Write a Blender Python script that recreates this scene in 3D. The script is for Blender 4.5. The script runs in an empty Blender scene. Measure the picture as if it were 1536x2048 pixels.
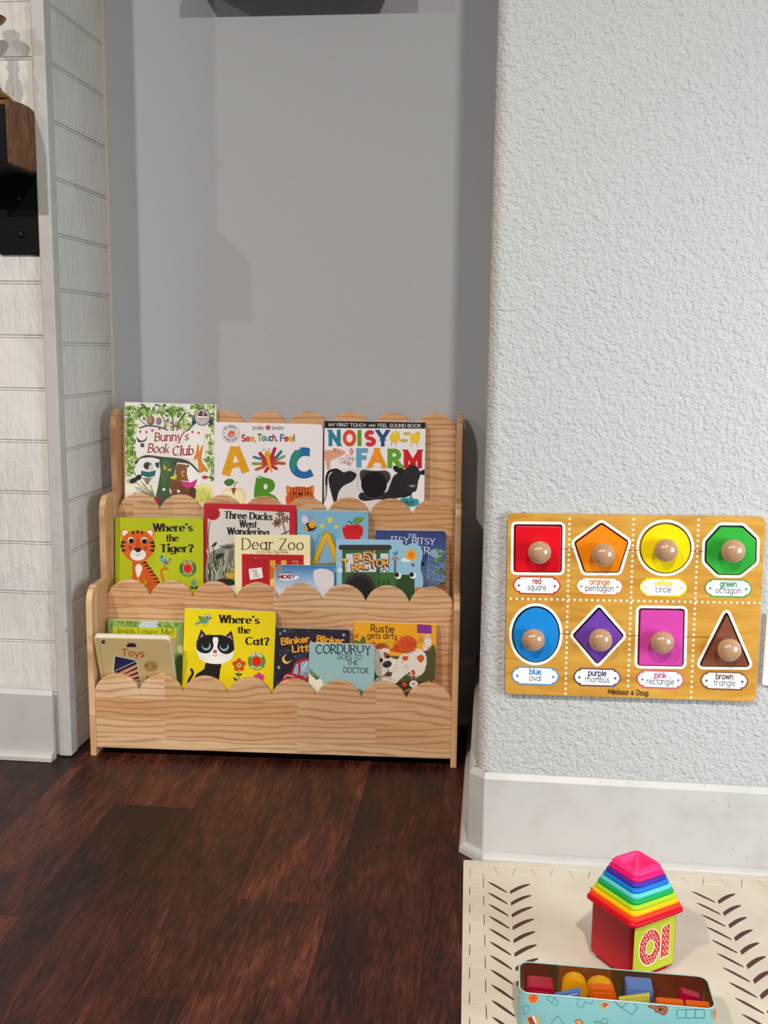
import bpy, bmesh, math, random
from mathutils import Matrix, Vector

scene = bpy.context.scene
COL = scene.collection
random.seed(7)
PI = math.pi

# ------------------------------------------------------------------ camera, world, light, exposure
cam_d = bpy.data.cameras.new('camera')
cam_d.sensor_fit = 'VERTICAL'
cam_d.sensor_height = 36.0
cam_d.lens = 36.0 * 2071.0 / 2048.0
cam_d.clip_start = 0.02
cam = bpy.data.objects.new('camera', cam_d)
COL.objects.link(cam)
cam.matrix_world = Matrix((
    (0.9943954672924555, -0.028375975353595706, 0.1018452681814475, 0.0),
    (0.10505097361723573, 0.15663525530632816, -0.9820538120374017, 0.0),
    (0.011914175182935527, 0.9872488039080389, 0.1587383117330432, 0.90),
    (0, 0, 0, 1)))
scene.camera = cam

world = bpy.data.worlds.new('world')
scene.world = world
world.use_nodes = True
bg = world.node_tree.nodes['Background']
bg.inputs[0].default_value = (0.93, 0.96, 1.0, 1)
bg.inputs[1].default_value = 0.12

# daylight from the window of the room, to the right of the camera
win = bpy.data.lights.new('window_daylight', 'AREA')
win.shape = 'RECTANGLE'
win.size = 1.2
win.size_y = 1.1
win.energy = 14
win.spread = math.radians(82)
win.color = (0.76, 0.89, 1.0)
wo = bpy.data.objects.new('window_daylight', win)
COL.objects.link(wo)
wo.location = (1.95, 0.62, 0.82)
wo.rotation_euler = (Vector((0.80, 1.74, 0.66)) - Vector(wo.location)).to_track_quat('-Z', 'Y').to_euler()

scene.view_settings.view_transform = 'Standard'
scene.view_settings.look = 'None'
scene.view_settings.gamma = 1
scene.view_settings.use_curve_mapping = False
scene.view_settings.exposure = 0.0
LAMP_WATTS = {'a': 100, 'b': 66, 'c': 107}

# ------------------------------------------------------------------ colour and materials
def lin(h):
    h = h.lstrip('#')
    out = []
    for i in (0, 2, 4):
        c = int(h[i:i + 2], 16) / 255
        out.append(c / 12.92 if c <= 0.04045 else ((c + 0.055) / 1.055) ** 2.4)
    return out

MATS = {}
def mat(name, hexc, rough=0.5, metal=0.0, gain=1.0, **kw):
    if name in MATS:
        return MATS[name]
    m = bpy.data.materials.new(name)
    m.use_nodes = True
    b = m.node_tree.nodes['Principled BSDF']
    c = [min(0.93, x * gain) for x in lin(hexc)]
    b.inputs['Base Color'].default_value = (*c, 1)
    b.inputs['Roughness'].default_value = rough
    b.inputs['Metallic'].default_value = metal
    for k, v in kw.items():
        b.inputs[k.replace('_', ' ')].default_value = v
    MATS[name] = m
    return m

INK_GAIN = 1.12
def ink(hexc):
    return mat('ink_' + hexc.lstrip('#'), hexc, 0.42, 0.0, INK_GAIN)

def nodes_of(m):
    return m.node_tree.nodes, m.node_tree.links

def coord(m, scale=(1, 1, 1), kind='Object', loc=(0, 0, 0)):
    n, l = nodes_of(m)
    t = n.new('ShaderNodeTexCoord')
    mp = n.new('ShaderNodeMapping')
    mp.inputs['Scale'].default_value = scale
    mp.inputs['Location'].default_value = loc
    l.new(t.outputs[kind], mp.inputs['Vector'])
    return mp.outputs['Vector']

def noise(m, vec, scale, detail=3, rough=0.5, dist=0.0):
    n, l = nodes_of(m)
    t = n.new('ShaderNodeTexNoise')
    t.inputs['Scale'].default_value = scale
    t.inputs['Detail'].default_value = detail
    t.inputs['Roughness'].default_value = rough
    t.inputs['Distortion'].default_value = dist
    l.new(vec, t.inputs['Vector'])
    return t.outputs['Fac']

def ramp(m, fac, stops):
    n, l = nodes_of(m)
    r = n.new('ShaderNodeValToRGB')
    e = r.color_ramp.elements
    while len(e) < len(stops):
        e.new(0.5)
    for i, (p, h) in enumerate(stops):
        e[i].position = p
        e[i].color = (*lin(h), 1)
    l.new(fac, r.inputs['Fac'])
    return r.outputs['Color']

def math_node(m, op, a, b=None):
    n, l = nodes_of(m)
    t = n.new('ShaderNodeMath')
    t.operation = op
    for i, x in enumerate((a, b)):
        if x is None:
            continue
        if isinstance(x, (int, float)):
            t.inputs[i].default_value = x
        else:
            l.new(x, t.inputs[i])
    return t.outputs[0]

def mixc(m, fac, a, b, mode='MIX'):
    n, l = nodes_of(m)
    t = n.new('ShaderNodeMix')
    t.data_type = 'RGBA'
    t.blend_type = mode
    for i, x in ((0, fac), (6, a), (7, b)):
        if isinstance(x, (int, float)):
            t.inputs[i].default_value = x
        elif isinstance(x, str):
            t.inputs[i].default_value = (*lin(x), 1)
        else:
            l.new(x, t.inputs[i])
    return t.outputs[2]

def bump(m, height, strength, distance, normal=None):
    n, l = nodes_of(m)
    t = n.new('ShaderNodeBump')
    t.inputs['Strength'].default_value = strength
    t.inputs['Distance'].default_value = distance
    l.new(height, t.inputs['Height'])
    if normal is not None:
        l.new(normal, t.inputs['Normal'])
    return t.outputs['Normal']

def setin(m, name, sock):
    n, l = nodes_of(m)
    l.new(sock, n['Principled BSDF'].inputs[name])

def wall_paint(name, hexc, scale, strength, dist, rough=0.75):
    m = mat(name, hexc, rough)
    v = coord(m)
    h = noise(m, v, scale, 2.0, 0.5, 0.25)
    h2 = noise(m, v, scale * 0.42, 2, 0.5, 0.2)
    hh = math_node(m, 'ADD', h, math_node(m, 'MULTIPLY', h2, 0.8))
    setin(m, 'Normal', bump(m, hh, strength, dist))
    return m

M_BACK = wall_paint('grey_wall_paint', '#b1b3b6', 170, 0.55, 0.0012)
M_WALLR = wall_paint('white_textured_wall_paint', '#b7b6b3', 185, 1.0, 0.0036)
M_CEIL = mat('ceiling_paint', '#e2e1de', 0.8)

def m_trim():
    m = mat('white_trim_paint', '#dcd9d3', 0.42)
    v = coord(m)
    f = noise(m, v, 14, 4, 0.6)
    c = ramp(m, f, [(0.25, '#b0aca5'), (0.5, '#bbb8b2'), (0.8, '#bfbcb6')])
    s = noise(m, coord(m, (1, 1, 0.5)), 75, 2, 0.4)
    k = ramp(m, s, [(0.72, '#ffffff'), (0.78, '#b9b2a8')])
    setin(m, 'Base Color', mixc(m, 0.7, c, k, 'MULTIPLY'))
    return m
M_TRIM = m_trim()

def m_siding():
    # rough-sawn painted boards: vertical comb scratches, patches of raised grain
    m = mat('painted_siding', '#d3cec4', 0.6)
    v = coord(m, (1, 1, 0.055))
    comb = noise(m, v, 210, 3, 0.65)
    v2 = coord(m, (1, 1, 0.22))
    rag = noise(m, v2, 60, 4, 0.7, 1.8)
    patch = noise(m, coord(m), 7, 2, 0.5)
    pm = ramp(m, patch, [(0.40, '#000000'), (0.60, '#ffffff')])
    h = math_node(m, 'ADD', math_node(m, 'MULTIPLY', comb, 0.55), math_node(m, 'MULTIPLY', rag, 1.0))
    n, l = nodes_of(m)
    hm = math_node(m, 'MULTIPLY', h, math_node(m, 'ADD', 0.55, pm))
    setin(m, 'Normal', bump(m, hm, 0.85, 0.0036))
    setin(m, 'Base Color', ramp(m, noise(m, coord(m), 5, 3), [(0.3, '#d6d2ca'), (0.7, '#e0dcd4')]))
    return m
M_SIDING = m_siding()

def m_pine(name, axis):
    # light pine, grain along the given object axis, glued up from staves
    m = mat(name, '#c99b6b', 0.48)
    n, l = nodes_of(m)
    order = {'x': (0, 2), 'z': (2, 1)}[axis]
    t = n.new('ShaderNodeTexCoord')
    sep = n.new('ShaderNodeSeparateXYZ')
    l.new(t.outputs['Object'], sep.inputs[0])
    along, across = sep.outputs[order[0]], sep.outputs[order[1]]
    oi = n.new('ShaderNodeObjectInfo')
    cmb = n.new('ShaderNodeCombineXYZ')
    l.new(math_node(m, 'ADD', along, math_node(m, 'MULTIPLY', oi.outputs['Random'], 3.1)), cmb.inputs[0])
    l.new(across, cmb.inputs[1])
    br = n.new('ShaderNodeTexBrick')
    br.inputs['Scale'].default_value = 1.0
    br.inputs['Mortar Size'].default_value = 0.0
    br.inputs['Brick Width'].default_value = 0.46
    br.inputs['Row Height'].default_value = 0.045
    br.inputs['Color1'].default_value = (0, 0, 0, 1)
    br.inputs['Color2'].default_value = (1, 1, 1, 1)
    br.inputs['Bias'].default_value = 0.0
    br.offset = 0.37
    l.new(cmb.outputs[0], br.inputs['Vector'])
    stave = br.outputs['Color']
    # grain coordinate
    c2 = n.new('ShaderNodeCombineXYZ')
    l.new(math_node(m, 'ADD', math_node(m, 'MULTIPLY', along, 1.0), math_node(m, 'MULTIPLY', stave, 7.0)), c2.inputs[0])
    l.new(math_node(m, 'ADD', across, math_node(m, 'MULTIPLY', stave, 0.37)), c2.inputs[1])
    l.new(math_node(m, 'MULTIPLY', stave, 3.0), c2.inputs[2])
    mp = n.new('ShaderNodeMapping')
    mp.inputs['Scale'].default_value = (2.6, 11, 1)
    l.new(c2.outputs[0], mp.inputs['Vector'])
    warp = noise(m, mp.outputs[0], 1.0, 3, 0.5, 0.4)
    ph = math_node(m, 'ADD', math_node(m, 'MULTIPLY', across, 430), math_node(m, 'MULTIPLY', warp, 30))
    ph = math_node(m, 'ADD', ph, math_node(m, 'MULTIPLY', stave, 40))
    w = math_node(m, 'SINE', ph)
    w = math_node(m, 'MULTIPLY', math_node(m, 'ADD', w, 1), 0.5)
    w = math_node(m, 'POWER', w, 4.5)
    mp2 = n.new('ShaderNodeMapping')
    mp2.inputs['Scale'].default_value = (10, 420, 1)
    l.new(c2.outputs[0], mp2.inputs['Vector'])
    fine = noise(m, mp2.outputs[0], 1.0, 3, 0.6)
    base = ramp(m, warp, [(0.25, '#ebcba4'), (0.5, '#e3bd92'), (0.8, '#d8ae82')])
    tint = ramp(m, stave, [(0.0, '#ffffff'), (1.0, '#ecd6c2')])
    base = mixc(m, 1.0, base, tint, 'MULTIPLY')
    c = mixc(m, math_node(m, 'MULTIPLY', w, 0.6), base, '#a06a3c')
    c = mixc(m, 0.22, c, ramp(m, fine, [(0.3, '#a88262'), (0.6, '#ffffff')]), 'MULTIPLY')
    setin(m, 'Base Color', c)
    setin(m, 'Normal', bump(m, fine, 0.12, 0.0006))
    return m
M_PINE_X = m_pine('pine_grain_across', 'x')
M_PINE_Z = m_pine('pine_grain_upright', 'z')

def m_floor():
    m = mat('dark_hand_scraped_laminate', '#3a1c17', 0.42)
    n, l = nodes_of(m)
    oi = n.new('ShaderNodeObjectInfo')
    t = n.new('ShaderNodeTexCoord')
    off = n.new('ShaderNodeCombineXYZ')
    l.new(math_node(m, 'MULTIPLY', oi.outputs['Random'], 37.0), off.inputs[0])
    l.new(math_node(m, 'MULTIPLY', oi.outputs['Random'], 91.0), off.inputs[1])
    add = n.new('ShaderNodeVectorMath')
    add.operation = 'ADD'
    l.new(t.outputs['Object'], add.inputs[0])
    l.new(off.outputs[0], add.inputs[1])
    def mapped(s):
        mp = n.new('ShaderNodeMapping')
        mp.inputs['Scale'].default_value = s
        l.new(add.outputs[0], mp.inputs['Vector'])
        return mp.outputs[0]
    cloud = noise(m, mapped((5.5, 1.7, 1)), 1.5, 4, 0.6, 1.2)
    grain = noise(m, mapped((42, 4.6, 1)), 1.0, 6, 0.74, 2.2)
    streak = noise(m, mapped((210, 16, 1)), 1.0, 4, 0.65, 0.4)
    cath = noise(m, mapped((16, 2.6, 1)), 1.0, 3, 0.5, 1.2)
    rings = math_node(m, 'SINE', math_node(m, 'MULTIPLY', cath, 60.0))
    rings = math_node(m, 'MULTIPLY', math_node(m, 'ADD', rings, 1.0), 0.5)
    base = ramp(m, cloud, [(0.26, '#24130f'), (0.42, '#50281f'), (0.56, '#6e382c'), (0.74, '#935845')])
    g = ramp(m, grain, [(0.28, '#33221e'), (0.5, '#b09c92'), (0.7, '#ffffff')])
    c = mixc(m, 0.9, base, g, 'MULTIPLY')
    c = mixc(m, 0.35, c, ramp(m, rings, [(0.0, '#6a5550'), (0.45, '#ffffff')]), 'MULTIPLY')
    s = ramp(m, streak, [(0.56, '#000000'), (0.8, '#8a5644')])
    c = mixc(m, 0.5, c, s, 'ADD')
    pore = noise(m, mapped((420, 26, 1)), 1.0, 3, 0.6, 0.5)
    c = mixc(m, 0.8, c, ramp(m, pore, [(0.34, '#5a4038'), (0.46, '#ffffff')]), 'MULTIPLY')
    tone = ramp(m, oi.outputs['Random'], [(0.0, '#a59c9a'), (0.4, '#d6cecb'), (1.0, '#ffffff')])
    c = mixc(m, 1.0, c, tone, 'MULTIPLY')
    setin(m, 'Base Color', c)
    hh = math_node(m, 'ADD', math_node(m, 'MULTIPLY', cloud, 1.6), math_node(m, 'MULTIPLY', grain, 0.5))
    setin(m, 'Normal', bump(m, hh, 0.5, 0.0016))
    setin(m, 'Roughness', math_node(m, 'ADD', 0.36, math_node(m, 'MULTIPLY', grain, 0.22)))
    n['Principled BSDF'].inputs['Specular IOR Level'].default_value = 0.32
    return m
M_FLOOR = m_floor()

# ------------------------------------------------------------------ mesh helpers
def mesh_obj(name, verts, faces, mats, parent=None, smooth=False, midx=None, bevel=0.0, segs=2):
    me = bpy.data.meshes.new(name)
    me.from_pydata([tuple(v) for v in verts], [], faces)
    if not isinstance(mats, (list, tuple)):
        mats = [mats]
    for m in mats:
        me.materials.append(m)
    if midx:
        me.polygons.foreach_set('material_index', midx)
    if smooth:
        me.polygons.foreach_set('use_smooth', [True] * len(me.polygons))
    me.update()
    o = bpy.data.objects.new(name, me)
    COL.objects.link(o)
    if parent:
        o.parent = parent
    if bevel:
        b = o.modifiers.new('bevel', 'BEVEL')
        b.width = bevel
        b.segments = segs
        b.limit_method = 'ANGLE'
        b.angle_limit = math.radians(40)
    return o

def box_vf(x0, x1, y0, y1, z0, z1):
    v = [(x0, y0, z0), (x1, y0, z0), (x1, y1, z0), (x0, y1, z0), (x0, y0, z1), (x1, y0, z1), (x1, y1, z1), (x0, y1, z1)]
    f = [(0, 3, 2, 1), (4, 5, 6, 7), (0, 1, 5, 4), (1, 2, 6, 5), (2, 3, 7, 6), (3, 0, 4, 7)]
    return v, f

def box(name, x0, x1, y0, y1, z0, z1, m, parent=None, bevel=0.0, segs=2):
    v, f = box_vf(x0, x1, y0, y1, z0, z1)
    return mesh_obj(name, v, f, m, parent, bevel=bevel, segs=segs)

def prism_vf(outline, a0, a1, plane):
    # outline: 2D points counter-clockwise; plane 'xz' (depth y), 'xy' (depth z), 'yz' (depth x)
    n = len(outline)
    def p3(p, d):
        return {'xz': (p[0], d, p[1]), 'xy': (p[0], p[1], d), 'yz': (d, p[0], p[1])}[plane]
    v = [p3(p, a0) for p in outline] + [p3(p, a1) for p in outline]
    lo, hi = tuple(range(n)), tuple(range(n, 2 * n))
    flip = plane == 'xz'
    if flip:
        f = [lo, hi[::-1]] + [(i, i + n, (i + 1) % n + n, (i + 1) % n) for i in range(n)]
    else:
        f = [lo[::-1], hi] + [(i, (i + 1) % n, (i + 1) % n + n, i + n) for i in range(n)]
    return v, f

def prism(name, outline, a0, a1, plane, m, parent=None, bevel=0.0, segs=2):
    v, f = prism_vf(outline, a0, a1, plane)
    return mesh_obj(name, v, f, m, parent, bevel=bevel, segs=segs)

def arc(cx, cy, rx, ry, a0, a1, n=10):
    return [(cx + rx * math.cos(math.radians(a0 + (a1 - a0) * i / n)), cy + ry * math.sin(math.radians(a0 + (a1 - a0) * i / n))) for i in range(n + 1)]

def rrect(x0, x1, y0, y1, r, n=5):
    rs = r if isinstance(r, (list, tuple)) else (r, r, r, r)   # bl, br, tr, tl
    p = []
    for (cx, cy, s, a) in ((x0, y0, rs[0], 180), (x1, y0, rs[1], 270), (x1, y1, rs[2], 0), (x0, y1, rs[3], 90)):
        if s <= 0:
            p.append((cx, cy))
        else:
            dx = s if cx == x0 else -s
            dy = s if cy == y0 else -s
            p += arc(cx + dx, cy + dy, s, s, a, a + 90, n)
    return p

def lathe(name, prof, m, parent=None, segs=28, loc=(0, 0, 0), axis='z'):
    v, f = [], []
    for (r, z) in prof:
        for i in range(segs):
            a = 2 * PI * i / segs
            q = (r * math.cos(a), r * math.sin(a), z)
            if axis == 'y':
                q = (q[0], -q[2], q[1])
            v.append((q[0] + loc[0], q[1] + loc[1], q[2] + loc[2]))
    k = len(prof)
    for j in range(k - 1):
        for i in range(segs):
            i2 = (i + 1) % segs
            f.append((j * segs + i, j * segs + i2, (j + 1) * segs + i2, (j + 1) * segs + i))
    if prof[0][0] > 1e-6:
        f.append(tuple(range(segs))[::-1])
    if prof[-1][0] > 1e-6:
        f.append(tuple((k - 1) * segs + i for i in range(segs)))
    return mesh_obj(name, v, f, m, parent, smooth=True)

def empty(name, loc=(0, 0, 0), rz=0.0):
    o = bpy.data.objects.new(name, None)
    o.empty_display_size = 0.03
    COL.objects.link(o)
    o.location = loc
    o.rotation_euler = (0, 0, rz)
    return o

def tag(o, label=None, cat=None, group=None, kind=None):
    if label:
        o['label'] = label
    if cat:
        o['category'] = cat
    if group:
        o['group'] = group
    if kind:
        o['kind'] = kind
    return o

def struct(o, label=None):
    o['kind'] = 'structure'
    if label:
        o['label'] = label
    return o

# ------------------------------------------------------------------ the room
YB = 2.405      # grey back wall of the alcove
YR = 1.738      # face of the white wall on the right
XR = -0.0105    # its side, closing the alcove
XL = -0.905     # side of the chimney breast, closing the alcove on the left
YF = 2.085      # face of the chimney breast
ZC = 3.0

# floor: a base with planks laid on it
fl = struct(box('floor', -3.8, 2.6, -1.8, YB + 0.02, -0.03, -0.006, mat('floor_underlay', '#120b09', 0.8)),
            'dark reddish-brown hand-scraped plank floor')
PW = 0.16
plank_meshes = {}
def plank(i, y0, y1):
    ln = round(y1 - y0, 3)
    if ln not in plank_meshes:
        v, f = box_vf(0.00025, PW - 0.00025, 0.00025, ln - 0.00025, -0.006, 0.0)
        me = bpy.data.meshes.new('plank')
        me.from_pydata(v, [], f)
        me.materials.append(M_FLOOR)
        plank_meshes[ln] = me
    o = bpy.data.objects.new('plank', plank_meshes[ln])
    COL.objects.link(o)
    o.parent = fl
    o.location = (-0.08 + i * PW, y0, 0)
stag = [1.546, 1.02, 1.30, 1.81, 0.86, 1.42, 1.15]
for i in range(-14, 16):
    x0 = -0.08 + i * PW
    if x0 < -2.4 or x0 > 2.2:
        continue
    y = {-2: 1.546, -1: 1.805, -3: 1.275, -4: 1.862, -5: 1.45, 0: 1.36}.get(i, stag[i % 7])
    cuts = [y + k * 0.92 for k in range(-4, 3)]
    cuts = [-1.2] + [c for c in cuts if -1.1 < c < YB - 0.06] + [YB]
    for a, b in zip(cuts, cuts[1:]):
        plank(i, a, b)

struct(box('ceiling', -3.8, 2.6, -1.8, 2.6, ZC, ZC + 0.05, M_CEIL), 'plain white ceiling above the alcove')
struct(box('wall_back', XL - 0.03, 0.0, YB, YB + 0.06, 0, ZC, M_BACK), 'grey painted wall at the back of the alcove')
# right wall with a rounded outer corner
pl = [(2.6, 2.46), (XR, 2.46), (XR, YR + 0.02)] + arc(XR + 0.02, YR + 0.02, 0.02, 0.02, 180, 270, 8)[1:] + [(2.6, YR)]
wr = struct(prism('wall_right', pl, 0, ZC, 'xy', M_WALLR), 'white knockdown-textured wall with a rounded corner on the right')

# chimney breast on the left, faced with rough painted boards
wl = struct(box('wall_left', -2.4, XL - 0.0015, YF + 0.0028, YB + 0.06, 0, ZC, mat('siding_groove', '#dedad2', 0.7)),
            'white chimney breast faced with rough-sawn boards')
def board_mesh(name, x0, x1, y0, y1, z0, z1):
    v, f = box_vf(x0, x1, y0, y1, z0, z1)
    return mesh_obj(name, v, f, M_SIDING, wl, bevel=0.0012, segs=1)
zf = 1.021 - 0.109 * 7
zs = [zf + 0.109 * k for k in range(0, 23)]
lo = 0.143
for k, z in enumerate(zs):
    if z > ZC:
        break
    top = min(z, ZC)
    if top - lo > 0.02:
        board_mesh('siding_board', -2.4, -0.926, YF, YF + 0.0027, lo + 0.0006, top - 0.0056)
        box('groove_bead', -2.4, -0.926, YF + 0.0006, YF + 0.0027, top - 0.0048, top - 0.0004, M_SIDING, wl, bevel=0.0008, segs=1)
    lo = top
zs = [0.1165 + 0.1115 * k for k in range(0, 24)]
lo = 0.0
for z in zs:
    if lo > ZC - 0.02:
        break
    top = min(z, ZC)
    board_mesh('siding_board', XL - 0.0014, XL + 0.003, 2.106, YB - 0.003, lo + 0.0006, top - 0.0056)
    box('groove_bead', XL - 0.0014, XL + 0.0024, 2.106, YB - 0.003, top - 0.0048, top - 0.0004, M_SIDING, wl, bevel=0.0008, segs=1)
    lo = top
# yellowed caulk in the inner corner, corner post
m_caulk = mat('yellowed_caulk', '#cfc2a2', 0.6)
setin(m_caulk, 'Normal', bump(m_caulk, noise(m_caulk, coord(m_caulk, (1, 1, 0.4)), 90, 3), 0.8, 0.002))
struct(prism('trim_1', [(XL, YB), (XL, YB - 0.006), (XL + 0.004, YB - 0.0045), (XL + 0.0065, YB - 0.001), (XL + 0.0065, YB)], 0, ZC, 'xy', m_caulk),
       'yellowed bead of caulk in the left corner of the alcove')
struct(box('trim_2', -0.9255, -0.8965, 2.073, 2.107, 0.002, ZC, M_TRIM, bevel=0.0035, segs=2), 'white painted wooden post on the corner of the chimney breast')

# baseboards: a board with a chamfered top, and a shoe moulding at its foot
def base_x(name, x0, x1, yface, h, label, shoe=True):
    # runs along x, seen from -y
    pf = [(yface, 0.0), (yface, h - 0.010), (yface + 0.0065, h), (yface + 0.013, h), (yface + 0.013, 0)]
    v, f = prism_vf(pf, x0, x1, 'yz')
    o = struct(mesh_obj(name, v, f, M_TRIM, bevel=0.0006, segs=1), label)
    if shoe:
        q = [(yface, 0.0005), (yface, 0.0195), (yface - 0.006, 0.0185), (yface - 0.0115, 0.0150), (yface - 0.0148, 0.0095), (yface - 0.0155, 0.0005)]
        v, f = prism_vf(q[::-1], x0, x1, 'yz')
        s = mesh_obj('shoe_moulding', v, f, M_TRIM, o, bevel=0.0008, segs=1)
    return o
br = base_x('baseboard_right', 0.0035, 2.6, YR - 0.013, 0.163, 'tall white baseboard under the puzzle board')
base_x('baseboard_left', -2.4, -0.928, 2.054, 0.156, 'white baseboard at the foot of the chimney breast')
base_x('baseboard_back', XL + 0.012, XR - 0.013, YB - 0.013, 0.163, 'white baseboard in the shadow behind the bookcase')
# side run of the right baseboard, into the alcove
xf = XR - 0.013
pf = [(xf, 0.0), (xf, 0.153), (xf + 0.0065, 0.163), (xf + 0.013, 0.163), (xf + 0.013, 0.0)]
v, f = prism_vf(pf[::-1], 0, 1, 'xz')
v = [(p[0], (1.752 if p[1] < 0.5 else YB - 0.0133), p[2]) for p in v]
o = struct(mesh_obj('baseboard_return', v, f, M_TRIM, bevel=0.0006, segs=1), 'white baseboard running into the alcove beside the bookcase')
q = [(xf, 0.0005), (xf - 0.0155, 0.0005), (xf - 0.0148, 0.0095), (xf - 0.0115, 0.0150), (xf - 0.006, 0.0185), (xf, 0.0195)]
v, f = prism_vf(q[::-1], 1.752, YB - 0.013, 'xz')
mesh_obj('shoe_moulding', v, f, M_TRIM, o, bevel=0.0008, segs=1)

# slanted corner pieces where the two runs meet around the rounded corner
def ring_piece(name, rings, parent):
    v = [q for r_ in rings for q in r_]
    k, f = len(rings[0]), []
    for j in range(len(rings) - 1):
        for i in range(k):
            f.append((j * k + i, j * k + (i + 1) % k, (j + 1) * k + (i + 1) % k, (j + 1) * k + i))
    f += [tuple(range(k))[::-1], tuple((len(rings) - 1) * k + i for i in range(k))]
    return mesh_obj(name, v, f, M_TRIM, parent, bevel=0.0005, segs=1)
O1, O2, I1, I2 = (0.0033, 1.725), (-0.0235, 1.7518), (0.0095, 1.7378), (-0.0107, 1.758)
mid_ = lambda a_, b_: ((a_[0] + b_[0]) / 2, (a_[1] + b_[1]) / 2)
M1_, M2_ = mid_(O1, I1), mid_(O2, I2)
ring_piece('corner_piece', [[(*O2, 0.0), (*O1, 0.0), (*I1, 0.0), (*I2, 0.0)], [(*O2, 0.153), (*O1, 0.153), (*I1, 0.153), (*I2, 0.153)], [(*M2_, 0.163), (*M1_, 0.163), (*I1, 0.163), (*I2, 0.163)]], br)
def off_(d):
    return (0.0033, 1.725 - d), (-0.0235 - d, 1.7518)
rs = []
for d, z in ((0.0155, 0.0005), (0.0148, 0.0095), (0.0115, 0.0150), (0.006, 0.0185), (0.0004, 0.0195)):
    a_, b_ = off_(d)
    rs.append([(*b_, z), (*a_, z), (*O1, z), (*O2, z)])
ring_piece('shoe_corner', rs, br)

# ceiling downlights behind the camera (they throw the shadows on the grey wall)
def downlight(x, y, watts, label):
    e = empty('ceiling_light', (x, y, ZC))
    tag(e, label, 'lamp', 'ceiling downlights')
    lathe('trim_ring', [(0.055, -0.001), (0.056, -0.006), (0.080, -0.006), (0.084, -0.001)], mat('lamp_white', '#eeeeea', 0.4), e)
    dm = mat('lamp_diffuser', '#ffffff', 0.5)
    b = dm.node_tree.nodes['Principled BSDF']
    b.inputs['Emission Color'].default_value = (1.0, 0.93, 0.86, 1)
    b.inputs['Emission Strength'].default_value = 4.0
    lathe('diffuser', [(0.0, -0.0025), (0.054, -0.0025), (0.054, -0.001)], dm, e)
    ld = bpy.data.lights.new('downlight', 'AREA')
    ld.shape = 'DISK'
    ld.size = 0.10
    ld.energy = watts
    ld.color = (1.0, 0.93, 0.86)
    lo_ = bpy.data.objects.new('downlight', ld)
    COL.objects.link(lo_)
    lo_.parent = e
    lo_.location = (0, 0, -0.008)
downlight(-1.512, -1.0, LAMP_WATTS['a'], 'round recessed ceiling downlight left of the room centre')
downlight(-3.26, -1.0, LAMP_WATTS['b'], 'round recessed ceiling downlight over the hearth side')
downlight(0.35, -1.0, LAMP_WATTS['c'], 'round recessed ceiling downlight in front of the puzzle wall')

# ------------------------------------------------------------------ flat print: outlines and lettering laid on real surfaces
def homography(src, dst):
    # 3x3 map from four source points to four destination points
    rows = []
    for (x, y), (X, Y) in zip(src, dst):
        rows.append([x, y, 1, 0, 0, 0, -X * x, -X * y, X])
        rows.append([0, 0, 0, x, y, 1, -Y * x, -Y * y, Y])
    n = 8
    for i in range(n):
        p = max(range(i, n), key=lambda r: abs(rows[r][i]))
        rows[i], rows[p] = rows[p], rows[i]
        for r in range(n):
            if r != i and rows[r][i]:
                k = rows[r][i] / rows[i][i]
                rows[r] = [a - k * b for a, b in zip(rows[r], rows[i])]
    h = [rows[i][8] / rows[i][i] for i in range(n)] + [1.0]
    def f(p):
        d = h[6] * p[0] + h[7] * p[1] + h[8]
        return ((h[0] * p[0] + h[1] * p[1] + h[2]) / d, (h[3] * p[0] + h[4] * p[1] + h[5]) / d)
    return f

def ell(cx, cy, rx, ry=None, rot=0, n=24):
    ry = rx if ry is None else ry
    c, s = math.cos(math.radians(rot)), math.sin(math.radians(rot))
    return [(cx + rx * math.cos(2 * PI * i / n) * c - ry * math.sin(2 * PI * i / n) * s,
             cy + rx * math.cos(2 * PI * i / n) * s + ry * math.sin(2 * PI * i / n) * c) for i in range(n)]

def star(cx, cy, r, ri=None, rot=-90, k=5):
    ri = r * 0.45 if ri is None else ri
    return [(cx + (r if i % 2 == 0 else ri) * math.cos(math.radians(rot + 180 * i / k)),
             cy + (r if i % 2 == 0 else ri) * math.sin(math.radians(rot + 180 * i / k))) for i in range(2 * k)]

def hull(pts):
    pts = sorted(set((round(a, 6), round(b, 6)) for a, b in pts))
    if len(pts) < 3:
        return pts
    def half(ps):
        h = []
        for p in ps:
            while len(h) > 1 and (h[-1][0] - h[-2][0]) * (p[1] - h[-2][1]) - (h[-1][1] - h[-2][1]) * (p[0] - h[-2][0]) <= 0:
                h.pop()
            h.append(p)
        return h
    a, b = half(pts), half(pts[::-1])
    return a[:-1] + b[:-1]

def smooth(pts, closed=False, n=6):
    # Catmull-Rom through the points
    k = len(pts)
    out = []
    rng = range(k if closed else k - 1)
    for i in rng:
        if closed:
            p0, p1, p2, p3 = pts[(i - 1) % k], pts[i], pts[(i + 1) % k], pts[(i + 2) % k]
        else:
            p0, p1, p2, p3 = pts[max(i - 1, 0)], pts[i], pts[i + 1], pts[min(i + 2, k - 1)]
        for j in range(n):
            t = j / n
            out.append(tuple(0.5 * (2 * p1[c] + (p2[c] - p0[c]) * t + (2 * p0[c] - 5 * p1[c] + 4 * p2[c] - p3[c]) * t * t
                                    + (3 * p1[c] - p0[c] - 3 * p2[c] + p3[c]) * t ** 3) for c in (0, 1)))
    if not closed:
        out.append(pts[-1])
    return out

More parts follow.
